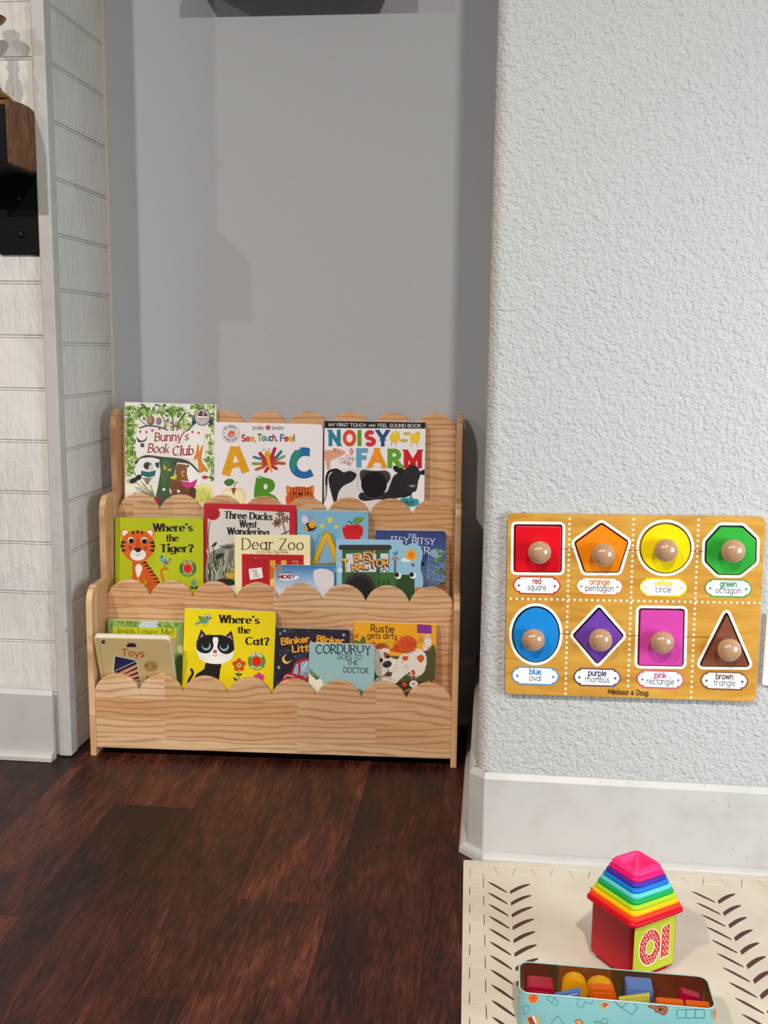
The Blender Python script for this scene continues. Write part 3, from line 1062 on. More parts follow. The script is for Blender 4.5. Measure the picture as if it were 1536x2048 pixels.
for k, (nm, hx, word) in enumerate(CUPC):
    m = mat('glossy_plastic_' + nm, hx, 0.36, 0.0, 1.0, Specular_IOR_Level=0.2)
    rim = 0.111 + 0.0066 * k
    ht = 0.0995 - 0.0055 * k
    z0 = rim - ht - CZ
    hr = 0.0510 - 0.0026 * k
    hb = hr - 0.0070
    if k == 0:
        z0 = 0.0
    zr = rim - CZ
    t = 0.0016
    o_r = [(hb - 0.0065, z0, .006), (hb - 0.0060, z0 + 0.008, .006), (hb - 0.0008, z0 + 0.0082, .007), (hb, z0 + 0.011, .0075), (hb, zr - 0.0095, .0075)]
    o_r += [(hr - 0.0015, zr - 0.0093, .009), (hr, zr - 0.0078, .0095), (hr, zr - 0.0050, .0095), (hr - 0.0012, zr - 0.0030, .009), (hr - 0.0025, zr - 0.0024, .0085), (hr - 0.0030, zr - 0.0010, .0085), (hr - 0.0042, zr, .008)]
    o_r += [(hb - t + 0.0016, zr - 0.0002, .0068), (hb - t, zr - 0.0016, .006), (hb - t, z0 + 0.013, .006), (hb - 0.008, z0 + 0.0105, .005)]
    c = empty('stacking_cup', (CUP[0], CUP[1], CZ), CUPA) if k == 0 else None
    if k == 0:
        red_cup = c
        loft('cup_body', o_r, m, c)
        lab = 'large red square stacking cup with a spotted number sticker, outermost of the nest'
    else:
        c = loft('stacking_cup', o_r, m)
        c.location = (CUP[0], CUP[1], CZ)
        c.rotation_euler = (0, 0, CUPA)
        lab = f'{word} square plastic stacking cup nested in the stack' + (', smallest and topmost' if k == 9 else '')
    tag(c, lab, 'stacking cup', 'nested square stacking cups')
# sticker on the face towards the right
hb = 0.0440
sz0, sz1 = 0.0105, 0.0885
sx0, sx1 = -0.0405, 0.0380
sv, sf = prism_vf(rrect(sx0, sx1, sz0, sz1, 0.003), -hb - 0.0005, -hb + 0.0002, 'xz')
stk = mesh_obj('number_sticker', sv, sf, mat('sticker_lime', '#b9bf1e', 0.4), red_cup)
a = Art(stk, [(750, 1108), (1372, 946), (1352, 1588), (730, 1748)], 1, 1, frame=lambda s, t, k: (s, -hb - 0.0005 - k, t), rect=(sx0, sx1, sz0, sz1))
a.poly('#f2ead0', ell(983, 1368, 168, 238, 12, 36))
a.poly('#c21420', ell(983, 1366, 155, 226, 12, 36))
one = [(1168, 1118), (1285, 1078), (1272, 1482), (1150, 1518)]
a.poly('#f2ead0', [(1158, 1112), (1290, 1068), (1282, 1492), (1142, 1528)])
a.poly('#c21420', one)
a.k += 1
for i in range(-9, 12):
    for j in range(-11, 12):
        px, py = 1000 + i * 42 + (21 if j % 2 else 0), 1350 + j * 37 - i * 10
        inO = ((px - 983) / 142) ** 2 + ((py - 1366) / 212) ** 2 < 1 and ((px - 985) / 76) ** 2 + ((py - 1368) / 112) ** 2 > 1
        inI = 1172 < px < 1266 and 1112 < py < 1496
        if inO or inI:
            a.e('#f0b8a0', px, py, 11, 14, n=10, up=False)
a.poly('#f2ead0', ell(985, 1368, 66, 100, 12, 28))
a.poly(mat('sticker_lime', '#b9bf1e'), ell(985, 1368, 54, 88, 12, 28))
a.build('number_print')

# ------------------------------------------------------------------ tin of plastic blocks
m_tin = mat('tin_teal_print', '#84c3ca', 0.38, 0.15)
m_tin_in = mat('tin_inside', '#c9a56a', 0.18, 0.95)
TL_ = Vector((0.054, 1.244, MZ))
ta = math.atan2(1.2392 - 1.244, 0.3015 - 0.054)
tin = empty('tin_box', TL_ + Vector((0.127, 0.032, 0)), ta)
tag(tin, 'open light-blue rectangular tin printed with shape outlines', 'tin box')
TW, TD, TH, TR_ = 0.2495, 0.0695, 0.0585, 0.013
def tin_ring(off, z):
    return [(x - TW / 2, y - TD / 2 + 0.003, z) for x, y in rrect(off, TW - off, off, TD - off, max(TR_ - off, 0.003), 6)]
def rings_obj(name, rings, m, parent, caps=(False, False)):
    k = len(rings[0])
    v = [p for r_ in rings for p in r_]
    f = []
    for j in range(len(rings) - 1):
        for i in range(k):
            i2 = (i + 1) % k
            f.append((j * k + i, j * k + i2, (j + 1) * k + i2, (j + 1) * k + i))
    if caps[0]:
        f.append(tuple(range(k))[::-1])
    if caps[1]:
        f.append(tuple((len(rings) - 1) * k + i for i in range(k)))
    return mesh_obj(name, v, f, m, parent, smooth=True)
wall_ = rings_obj('tin_wall', [tin_ring(0.001, 0.0004), tin_ring(0, 0.002), tin_ring(0, TH - 0.002)], m_tin, tin, (True, False))
rings_obj('rolled_rim', [tin_ring(0, TH - 0.002), tin_ring(-0.0009, TH - 0.0012), tin_ring(-0.0006, TH - 0.0002), tin_ring(0.0004, TH), tin_ring(0.0013, TH - 0.0006)], mat('tin_rim', '#a9cfd2', 0.3, 0.3), tin)
rings_obj('tin_lining', [tin_ring(0.0013, TH - 0.0006), tin_ring(0.0013, 0.002), tin_ring(0.003, 0.0016)], m_tin_in, tin, (False, True))
ta_ = Art(wall_, [(1036.1, 1986.0), (1428.1, 2020.0), (1422.5, 2102.4), (1033.2, 2066.8)], 1, 1, 1030, 1900, 7.314,
          frame=lambda s, t, k: (s - TW / 2, -TD / 2 + 0.003 - k, t), rect=(0.0, TW, 0.0, TH))
oc = '#3b6a70'
def loop(a_, col, pts, w):
    a_.line(col, pts + [pts[0]], w)
t_ = ta_
t_.poly('#c98a2a', star(247, 722, 84, 66, k=16)); t_.poly('#d2571b', star(247, 722, 74, 52, k=14)); t_.e('#a83414', 247, 722, 14)
loop(t_, oc, [(150, 815), (185, 830), (172, 875), (212, 900), (200, 935), (160, 922), (148, 958), (98, 938), (112, 905), (68, 860), (84, 830), (132, 850)], 6)
loop(t_, oc, [(488, 682), (618, 770), (578, 830), (442, 738)], 7); t_.line(oc, [(515, 780), (585, 690)], 7)
t_.line(oc, [(850, 712), (915, 738), (880, 828), (962, 858), (1000, 770), (1095, 812), (1122, 740)], 7)
t_.blob('#c8a070', [(1200, 820), (1225, 785), (1290, 780), (1360, 805), (1330, 850), (1260, 875), (1210, 860)]); t_.poly('#a8402a', [(1255, 785), (1350, 805), (1275, 865)]); t_.blob('#8aa07a', [(1205, 820), (1250, 790), (1260, 860), (1220, 855)])
t_.poly('#c09040', [(140, 1000), (300, 962), (345, 1090), (190, 1140)]); t_.poly('#8a3a2a', [(160, 1010), (235, 985), (290, 1095), (210, 1115)]); t_.poly('#d8cfc8', [(225, 985), (258, 978), (305, 1080), (275, 1090)])
t_.line(oc, [(510, 1090), (590, 985), (612, 985), (690, 1090)], 9)
t_.blob('#7a4a40', [(850, 1060), (880, 1030), (930, 1030), (975, 1080), (920, 1110)]); t_.blob('#d08a5a', [(868, 1062), (890, 1042), (925, 1042), (955, 1080), (915, 1098)])
loop(t_, oc, [(1262, 1015), (1335, 1035), (1318, 1090), (1130, 1075), (1140, 1055), (1240, 1070)], 7)
t_.view(1230, 1900, 7.314)
loop(t_, oc, [(-45, 765), (75, 868), (150, 780), (235, 785), (305, 860), (215, 965), (90, 870)], 8)
t_.poly('#6a3626', [(450, 850), (465, 822), (590, 835), (690, 822), (735, 850), (745, 890), (715, 955), (670, 970), (610, 935), (560, 925), (545, 885)]); t_.poly('#a05a3a', [(462, 846), (470, 830), (590, 848), (690, 836), (722, 855), (730, 890), (705, 942), (672, 955), (615, 922), (572, 912), (555, 875)])
t_.e('#2c1c1c', 632, 882, 24, 24); t_.line('#2c1c1c', [(675, 865), (690, 915)], 9)
for q in (870, 1005, 1137):
    loop(t_, oc, [(q + 10, 888), (q + 122, 884), (q + 134, 900), (q + 138, 990), (q + 128, 1003), (q + 16, 1012), (q + 6, 1000), (q, 905)], 9)
t_.blob('#b8742e', [(1395, 920), (1440, 860), (1450, 1000), (1420, 1015)])
t_.build('shape_print')
def m_clear(nm, hx, tr=0.75):
    return mat('clear_plastic_' + nm, hx, 0.10, 0.0, 1.0, Transmission_Weight=tr, IOR=1.3)
P_CRIM, P_YEL, P_ORA, P_BLU, P_LIM = m_clear('crimson', '#a80c30', .3), m_clear('amber', '#f2b010', .45), m_clear('orange', '#e2640e', .4), m_clear('blue', '#6f8cd0', .5), m_clear('lime', '#d6d45a', .45)
def block(label, cat_pts, x, y, z, t, m, rx=90, rz=0, ry=0):
    # flat outline with a hollow rim, standing or lying in the tin
    e = empty('plastic_block', (0, 0, 0))
    Mx = tin_M @ Matrix.Translation((x, y, z)) @ Matrix.Rotation(math.radians(rz), 4, 'Z') @ Matrix.Rotation(math.radians(ry), 4, 'Y') @ Matrix.Rotation(math.radians(rx), 4, 'X')
    e.matrix_world = Mx
    tag(e, label, 'toy block', 'plastic blocks in the tin')
    pts = ccw(cat_pts)
    v, f = prism_vf(pts, -t / 2, t / 2, 'xy')
    mesh_obj('shell', v, f, m, e, bevel=0.0012, segs=2)
    cx, cy = sum(p[0] for p in pts) / len(pts), sum(p[1] for p in pts) / len(pts)
    v, f = prism_vf([(cx + (p[0] - cx) * .8, cy + (p[1] - cy) * .8) for p in pts], t / 2 - 0.0002, t / 2 + 0.0006, 'xy')
    mesh_obj('raised_panel', v, f, m, e, bevel=0.0003, segs=1)
tin_M = Matrix.Translation(TL_ + Vector((0.127, 0.032, 0))) @ Matrix.Rotation(ta, 4, 'Z')
def tx(px):      # along the tin
    return (px - 1036) / 392 * TW - TW / 2
sq = lambda w, h: [(-w / 2, -h / 2), (w / 2, -h / 2), (w / 2, h / 2), (-w / 2, h / 2)]
arch = lambda r, h: [(-r, 0), (r, 0)] + arc(0, h - r, r, r, 0, 180, 14)
F0 = 0.0022      # floor of the tin
block('dark red rounded block at the left end of the tin', rrect(-.0175, .0175, 0, .0550, .004), tx(1079), -0.004, F0, 0.026, P_CRIM)
block('amber half-disc block in the tin, left of the orange one', arch(.0165, .0550), tx(1147), 0.017, F0 + .001, 0.016, P_YEL, ry=5)
block('amber half-disc block in the tin behind the orange block', arch(.019, .0545), tx(1206), 0.016, F0, 0.016, P_YEL, ry=0)
block('orange slanted block in the middle of the tin', [(-.019, 0), (.032, 0), (.012, .0548), (-.019, .0535)], tx(1211), -0.001, F0, 0.012, P_ORA)
block('pale blue triangular block at the front of the tin', [(-.023, 0), (.0165, 0), (.0165, .0558), (-.018, .0440)], tx(1136), -0.011, F0, 0.006, P_BLU)
block('blue square block right of the middle of the tin', rrect(-.0175, .0175, 0, .0550, .003), tx(1284), 0.013, F0, 0.026, P_BLU)
block('yellow-green triangular block at the front of the tin', [(-.026, 0), (.0135, 0), (.0135, .0552), (-.026, .0455)], tx(1281), -0.009, F0, 0.006, P_LIM)
block('orange bar block at the front of the tin, beside the blue square', rrect(-.0175, .0175, 0, .0520, .002), tx(1341), -0.015, F0, 0.010, P_ORA)
block('orange bar block in the right front corner of the tin', rrect(-.0155, .0155, 0, .0518, .002), tx(1396), -0.015, F0, 0.010, P_ORA)
block('dark red tilted block at the right end of the tin', rrect(-.014, .014, 0, .046, .003), tx(1372), 0.010, F0 + .004, 0.014, P_CRIM, ry=14)

# ------------------------------------------------------------------ wooden shape puzzle on the wall
PW_, PH_ = 0.4184, 0.3144
pz = empty('puzzle_board')
pz.rotation_euler = (0, -math.radians(0.85), 0)
pz.location = (0.0345, YR - 0.0125, 0.3100)
tag(pz, 'wooden peg puzzle board with starred grid hung on the white wall', 'puzzle board')
def m_printed_wood():
    m = mat('printed_wood_grain', '#d9a345', 0.38)
    g = noise(m, coord(m, (2.2, 1, 13)), 3.0, 5, 0.6, 1.2)
    c = ramp(m, g, [(0.3, '#b37a26'), (0.5, '#c58f35'), (0.75, '#d1a34a')])
    setin(m, 'Base Color', c)
    return m
M_PB = m_printed_wood()
PC = [(1015, 1028), (1531, 1036), (1513, 1405), (1010, 1388)]
HP = homography(PC, [(0, PH_), (PW_, PH_), (PW_, 0), (0, 0)])
def A_(x, y):
    return HP((1000 + x / 5.121, 1010 + y / 5.121))
def B_(x, y):
    return HP((1256 + x / 5.121, 1010 + y / 5.121))
def rounded(pts, r, n=5):
    out = []
    k = len(pts)
    for i in range(k):
        p0, p1, p2 = Vector(pts[i - 1]), Vector(pts[i]), Vector(pts[(i + 1) % k])
        a, b = (p0 - p1), (p2 - p1)
        d = min(r, a.length * 0.45, b.length * 0.45)
        s, e_ = p1 + a.normalized() * d, p1 + b.normalized() * d
        for j in range(n + 1):
            t = j / n
            q = s * (1 - t) ** 2 + p1 * 2 * t * (1 - t) + e_ * t * t
            out.append((q.x, q.y))
    return out
def grow(pts, d):
    pts = ccw(pts)
    k = len(pts)
    out = []
    for i in range(k):
        p0, p1, p2 = Vector(pts[i - 1]), Vector(pts[i]), Vector(pts[(i + 1) % k])
        n1 = Vector(((p1 - p0).y, -(p1 - p0).x))
        n2 = Vector(((p2 - p1).y, -(p2 - p1).x))
        n1 = n1.normalized() if n1.length else n2.normalized()
        n2 = n2.normalized() if n2.length else n1
        nn = n1 + n2
        nn = nn.normalized() if nn.length > 1e-6 else n1
        q = p1 + nn * d / max(0.45, nn.dot(n1))
        out.append((q.x, q.y))
    return out
def sheet(name, outlines, y0, y1, m, parent):
    # flat sheet with holes, between two depths, through a filled 2D curve
    cu = bpy.data.curves.new('sheet', 'CURVE')
    cu.dimensions = '2D'
    cu.fill_mode = 'BOTH'
    cu.extrude = abs(y1 - y0) / 2
    for pts in outlines:
        s = cu.splines.new('POLY')
        s.points.add(len(pts) - 1)
        for q, p in zip(s.points, pts):
            q.co = (p[0], p[1], 0, 1)
        s.use_cyclic_u = True
    ob = bpy.data.objects.new('sheet', cu)
    COL.objects.link(ob)
    bpy.context.view_layer.update()
    me = bpy.data.meshes.new_from_object(ob.evaluated_get(bpy.context.evaluated_depsgraph_get()))
    bpy.data.objects.remove(ob)
    bpy.data.curves.remove(cu)
    mid = (y0 + y1) / 2
    for q in me.vertices:
        q.co = (q.co.x, mid - q.co.z, q.co.y)
    me.name = name
    me.materials.clear()
    me.materials.append(m)
    me.update()
    o = bpy.data.objects.new(name, me)
    COL.objects.link(o)
    o.parent = parent
    return o
def mp(fn, pts):
    return [fn(*p) for p in pts]
SH = [
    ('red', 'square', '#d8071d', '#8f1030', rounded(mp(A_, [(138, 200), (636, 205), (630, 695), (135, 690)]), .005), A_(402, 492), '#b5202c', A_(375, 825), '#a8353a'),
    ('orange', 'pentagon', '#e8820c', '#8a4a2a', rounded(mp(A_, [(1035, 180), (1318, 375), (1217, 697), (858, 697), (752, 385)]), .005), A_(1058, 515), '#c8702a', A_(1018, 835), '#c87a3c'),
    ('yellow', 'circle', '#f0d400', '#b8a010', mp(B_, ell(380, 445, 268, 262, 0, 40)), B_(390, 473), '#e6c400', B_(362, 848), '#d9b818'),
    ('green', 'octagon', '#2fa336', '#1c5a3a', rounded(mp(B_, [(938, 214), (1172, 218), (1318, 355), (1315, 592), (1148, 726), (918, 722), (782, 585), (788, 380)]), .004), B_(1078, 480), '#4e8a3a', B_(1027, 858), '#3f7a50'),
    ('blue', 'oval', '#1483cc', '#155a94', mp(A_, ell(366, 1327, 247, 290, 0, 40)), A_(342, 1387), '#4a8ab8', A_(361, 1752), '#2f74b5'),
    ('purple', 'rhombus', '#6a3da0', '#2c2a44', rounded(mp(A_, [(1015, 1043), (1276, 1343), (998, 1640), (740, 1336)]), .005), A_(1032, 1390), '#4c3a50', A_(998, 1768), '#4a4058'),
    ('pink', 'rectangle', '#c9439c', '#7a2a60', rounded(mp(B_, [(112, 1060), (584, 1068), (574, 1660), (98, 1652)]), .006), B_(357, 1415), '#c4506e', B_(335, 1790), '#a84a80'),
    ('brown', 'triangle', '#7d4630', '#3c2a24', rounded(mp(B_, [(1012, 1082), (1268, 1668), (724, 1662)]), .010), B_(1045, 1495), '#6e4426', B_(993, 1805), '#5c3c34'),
]
wells = [ccw(s[4]) for s in SH]
outl = rrect(0, PW_, 0, PH_, 0.009, 6)
fb = sheet('face_board', [outl] + [w[::-1] for w in wells], 0.0, 0.0075, M_PB, pz)
box('back_board', 0.0006, PW_ - 0.0006, 0.0075, 0.0118, 0.0006, PH_ - 0.0006, mat('puzzle_back_wood', '#c9a97a', 0.6), pz, bevel=0.003)
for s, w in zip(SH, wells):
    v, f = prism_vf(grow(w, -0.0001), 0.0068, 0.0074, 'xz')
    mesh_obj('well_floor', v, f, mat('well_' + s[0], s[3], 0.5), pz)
    sheet('white_outline', [grow(w, 0.0046), grow(w, 0.0002)[::-1]], -0.00012, -0.00002, ink('#f0ece2'), fb)
a = Art(fb, PC, PW_, PH_)
a.k += 4
for (x0, y0), (x1, y1), n in (((1138.7, 1038.3), (1131.4, 1388.5), 35), ((1266.6, 1039.8), (1257.0, 1373.0), 33), ((1396.6, 1041), (1383.6, 1396), 35), ((1021.5, 1197.8), (1521, 1207.3), 44)):
    for i in range(n):
        t = i / (n - 1)
        a.poly('#f3efdd', star(x0 + (x1 - x0) * t, y0 + (y1 - y0) * t, 3.5, 1.7), up=False)
a.build('star_grid')
for (p, q) in (((1123, 1098.8), (1149, 1099.8)), ((1252, 1101.2), (1277, 1102)), ((1382, 1103), (1407, 1104)), ((1119, 1267.8), (1143, 1268.3)), ((1250, 1270.5), (1278, 1272.5)), ((1367, 1274.5), (1423, 1276))):
    a.line('#3a2a18', [p, q], 1.0)
a.build('grain_crack')
H_inv = homography([(0, PH_), (PW_, PH_), (PW_, 0), (0, 0)], PC)
for s in SH:
    word, shape, c1, c2, w, kn, bc_, lc, tc = s
    x, y = H_inv(lc)
    sl = 0.016 + (y - 1030) * 5e-5
    def L_(dx, dy):
        return (x + dx, y + dy + dx * sl)
    def rp(x0, y0, x1, y1):
        return [L_(x0, y0), L_(x1, y0), L_(x1, y1), L_(x0, y1)]
    a.k = 6
    for col, g in ((bc_, 0.0), ('#f1f1f2', -2.6)):
        a.k += 1
        a._add(col, rounded(rp(-36 - g, -18 - g, 36 + g, 18 + g), 3))
        a._add(col, [L_(*p) for p in ell(-35.5, 0, 12 + g, 12 + g)])
        a._add(col, [L_(*p) for p in ell(35.5, 0, 12 + g, 12 + g)])
        a._add(col, [L_(*p) for p in ell(-36, 0, 10 + g * .9, 14.5 + g)])
        a._add(col, [L_(*p) for p in ell(36, 0, 10 + g * .9, 14.5 + g)])
    a.k += 1
    for dx in (-36, 36):
        a.poly(tc, star(*L_(dx, 1), 4.2), up=False)
    fw = {'red': 18, 'orange': 42, 'yellow': 38, 'green': 35, 'blue': 25, 'purple': 38, 'pink': 25, 'brown': 36}[word]
    gw = {'square': 38, 'pentagon': 57, 'circle': 32, 'octagon': 51, 'oval': 24, 'rhombus': 49, 'rectangle': 56, 'triangle': 44}[shape]
    p = L_(-fw / 2, -3.2)
    a.text(word, p[0], p[1], 11.6, tc, 'round', 0.22, fit=fw, rot=math.degrees(sl))
    p = L_(-gw / 2, 9.8)
    a.text(shape, p[0], p[1], 12.2, '#33333c', 'round', 0.12, fit=gw, rot=math.degrees(sl))
    a.build('name_label')
a.text('Melissa', 1216, 1388.5, 10, '#2c2018', 'round', 0.15, fit=40, rot=2, slant=0.25)
a.text('&', 1263.5, 1389.8, 7, '#2c2018', 'round', 0.2, rot=2)
a.text('Doug.', 1273, 1390.4, 10, '#2c2018', 'round', 0.15, fit=26, rot=2, slant=0.15)
a.build('maker_signature')
def m_ball(nm, base):
    m = mat(nm, base, 0.25, 0.0, 1.0, Coat_Weight=0.6, Coat_Roughness=0.12)
    n, l = nodes_of(m)
    oi = n.new('ShaderNodeObjectInfo')
    w = n.new('ShaderNodeTexWave')
    w.inputs['Scale'].default_value = 85
    w.inputs['Distortion'].default_value = 5.0
    w.inputs['Detail'].default_value = 2
    v = n.new('ShaderNodeVectorRotate')
    v.rotation_type = 'Y_AXIS'
    l.new(coord(m), v.inputs['Vector'])
    l.new(math_node(m, 'MULTIPLY', oi.outputs['Random'], 6.3), v.inputs['Angle'])
    l.new(v.outputs[0], w.inputs['Vector'])
    setin(m, 'Base Color', ramp(m, w.outputs['Fac'], [(0.0, '#a07857'), (0.5, '#ad8461'), (1.0, '#b99070')]))
    return m
M_BALL = m_ball('varnished_beech', '#c79e76')
for i, s in enumerate(SH):
    word, shape, c1, c2, w, kn, bc_, lc, tc = s
    px, py = H_inv(kn)
    kx, ky = HP((989.5 + (px - 989.5) * 0.9885, 694 + (py - 694) * 0.9885))
    pc = empty('puzzle_piece')
    sc_ = ccw(w)
    cx, cy = sum(p[0] for p in sc_) / len(sc_), sum(p[1] for p in sc_) / len(sc_)
    drop = -0.0010
    pc.matrix_world = pz.matrix_basis @ Matrix.Translation((cx + 0.0004, 0, cy + drop))
    tag(pc, f'{word} {shape} wooden puzzle piece with a round peg', 'puzzle piece', 'pegged puzzle pieces')
    shp = [(p[0] - cx, p[1] - cy) for p in grow(sc_, -0.0026)]
    v, f = prism_vf(shp, -0.0008, 0.0066, 'xz')
    mesh_obj('piece', v, f, mat('painted_' + word, c1, 0.3, 0.0, 1.0, Coat_Weight=0.3), pc, bevel=0.0006, segs=2)
    kp = Vector((kx - cx - 0.0004, 0, ky - cy - drop))
    lathe('peg', [(0.0, 0.0345), (0.006, 0.0338), (0.0115, 0.0315), (0.0160, 0.0275), (0.0190, 0.0220), (0.0195, 0.0180), (0.0185, 0.0130), (0.0155, 0.0085), (0.0110, 0.0050), (0.0085, 0.0035), (0.0085, 0.0006)],
          M_BALL, pc, 32, (0, 0, 0), axis='y').location = kp

# ------------------------------------------------------------------ books
BK = {
    'bunny': ([0.0229, 0.2261, 0.4928], 0.2127, 0.2717, 0.010, 2.31, -0.42, -0.77, [[249.9, 804.0], [432.1, 809.3], [430.1, 1044.1], [250.4, 1037.6]]),
    'abc': ([0.2352, 0.219, 0.4914], 0.2508, 0.2309, 0.018, 1.86, -1.01, -0.32, [[428.6, 844.1], [645.9, 849.1], [643.5, 1050.2], [428.8, 1043.7]]),
    'noisy': ([0.49, 0.219, 0.49], 0.2308, 0.2397, 0.018, 1.8, 0.0, -0.0, [[648.7, 841.1], [851.5, 844.4], [847.6, 1053.9], [647.4, 1049.6]]),
    'tiger': ([0.0189, 0.1501, 0.305], 0.2028, 0.2009, 0.02, 5.98, 0.97, 0.42, [[230.4, 1035.1], [406.7, 1037.1], [406.9, 1212.4], [231.4, 1209.9]]),
    'ducks': ([0.2209, 0.1678, 0.305], 0.2108, 0.2359, 0.01, 3.45, -1.52, 0.21, [[408.3, 1006.4], [591.4, 1010.2], [590.4, 1215.9], [409.1, 1210.6]]),
    'bee': ([0.4375, 0.158, 0.305], 0.1605, 0.2254, 0.016, 4.59, 0.02, 0.51, [[595.2, 1020.4], [736.7, 1022.1], [735.5, 1220.0], [595.0, 1217.6]]),
    'itsy': ([0.6152, 0.165, 0.305], 0.1584, 0.1827, 0.013, 4.4, 0.58, 0.46, [[752.1, 1060.4], [892.3, 1062.1], [890.3, 1222.2], [751.0, 1220.1]]),
    'zoo': ([0.2997, 0.1281, 0.305], 0.1708, 0.1714, 0.014, 7.39, -0.15, 0.98, [[469.6, 1069.6], [620.4, 1070.5], [620.3, 1222.8], [469.9, 1221.3]]),
    'sky': ([0.3911, 0.1215, 0.305], 0.1335, 0.1074, 0.006, 5.6, 0.01, 0.46, [[549.8, 1129.6], [668.4, 1131.5], [667.8, 1226.8], [549.5, 1224.7]]),
    'tract': ([0.5282, 0.1261, 0.305], 0.1968, 0.1643, 0.016, 8.37, 0.39, 0.62, [[672.5, 1080.5], [848.1, 1082.3], [846.8, 1229.2], [671.4, 1226.8]]),
    'jesus': ([0.0219, 0.072, 0.1208], 0.1679, 0.1672, 0.020, 3.76, 0.49, -0.27, [[216.3, 1239.9], [365.2, 1244.3], [364.9, 1391.3], [217.1, 1386.5]]),
    'toys': ([0.0206, 0.0456, 0.12], 0.164, 0.1626, 0.018, -20.0, 0.73, 0.14, [[187.6, 1275.9], [338.8, 1279.2], [354.6, 1398.6], [208.4, 1395.0]]),
    'cat': ([0.1933, 0.0538, 0.126], 0.202, 0.1958, 0.02, 6.93, 2.78, -1.72, [[370.4, 1216.2], [552.4, 1224.2], [545.5, 1399.4], [364.1, 1391.4]]),
    'blink': ([0.3994, 0.0581, 0.121], 0.1639, 0.1608, 0.018, 8.54, 1.34, -0.36, [[551.7, 1255.8], [699.5, 1259.8], [696.2, 1405.1], [548.5, 1400.8]]),
    'cord': ([0.4782, 0.0311, 0.1212], 0.1429, 0.1373, 0.014, 7.89, 0.54, -0.49, [[619.3, 1285.9], [750.0, 1290.3], [746.7, 1415.9], [616.2, 1411.2]]),
    'rust': ([0.5729, 0.07, 0.1208], 0.1816, 0.177, 0.012, 6.48, 0.03, -0.26, [[709.0, 1243.5], [873.5, 1248.6], [869.5, 1407.9], [705.5, 1402.1]]),
}
M_PAGE = mat('white_pages', '#e6e1d8', 0.7)

def grad(name, stops, h, wob=0.0):
    m = mat(name, '#888888', 0.4)
    n, l = nodes_of(m)
    t = n.new('ShaderNodeTexCoord')
    s = n.new('ShaderNodeSeparateXYZ')
    l.new(t.outputs['Object'], s.inputs[0])
    z = math_node(m, 'DIVIDE', s.outputs[2], h)
    if wob:
        z = math_node(m, 'ADD', z, math_node(m, 'MULTIPLY', math_node(m, 'SUBTRACT', noise(m, coord(m), 22, 4, 0.6), 0.5), wob))
    setin(m, 'Base Color', ramp(m, z, stops))
    return m

def book(key, name, label, cover, ox, oy, sc, hinge=0.0, rc=0.004, inset=0.0, back=None, spine=None, pages=None, outline=None, ct=0.0022):
    (bl, w, h, t, lean, yaw, roll, px) = BK[key]
    e = empty(name)
    e.matrix_world = BM @ Matrix.Translation(bl) @ Matrix.Rotation(math.radians(yaw), 4, 'Z') @ Matrix.Rotation(-math.radians(lean), 4, 'X') @ Matrix.Rotation(-math.radians(roll), 4, 'Y')
    tag(e, label, 'book', 'picture books in the bookcase')
    cm = cover if not isinstance(cover, str) else mat('cover_' + cover.lstrip('#'), cover, 0.4, 0, INK_GAIN)
    bm_ = cm if back is None else mat('cover_' + back.lstrip('#'), back, 0.4, 0, INK_GAIN)
    sm = cm if spine is None else mat('cover_' + spine.lstrip('#'), spine, 0.4, 0, INK_GAIN)
    pg = pages or M_PAGE
    if outline:
        Hh = homography(px, [(0, h), (w, h), (w, 0), (0, 0)])
        ol = ccw([Hh((ox + p[0] / sc, oy + p[1] / sc)) for p in outline])
        il = ol
    else:
        ol = rrect(hinge, w, 0, h, (0.0008, rc, rc, 0.0008))
        il = rrect(0.0022, w - inset, inset, h - inset, (0.0004, max(rc - inset, .0004), max(rc - inset, .0004), 0.0004))
    fc = prism('front_cover', ol, 0.0, ct, 'xz', cm, e, bevel=0.0005, segs=2)
    prism('page_block', il, ct, t - ct, 'xz', pg, e, bevel=0.0003, segs=1)
    prism('back_cover', ol if outline else rrect(0, w, 0, h, (0.0008, rc, rc, 0.0008)), t - ct, t, 'xz', bm_, e, bevel=0.0005, segs=2)
    if not outline:
        sp = box('spine', -0.0008, 0.0020, 0.0002, t - 0.0002, 0.0, h, sm, e, bevel=0.0007)
        if hinge:
            box('hinge', 0.0, hinge - 0.0010, 0.0002, ct, 0.0, h, sm, sp, bevel=0.0006)
            box('joint', 0.001, hinge + 0.0004, 0.0013, ct - 0.0001, 0.0006, h - 0.0006, sm, sp)
    return Art(fc, px, w, h, ox, oy, sc)

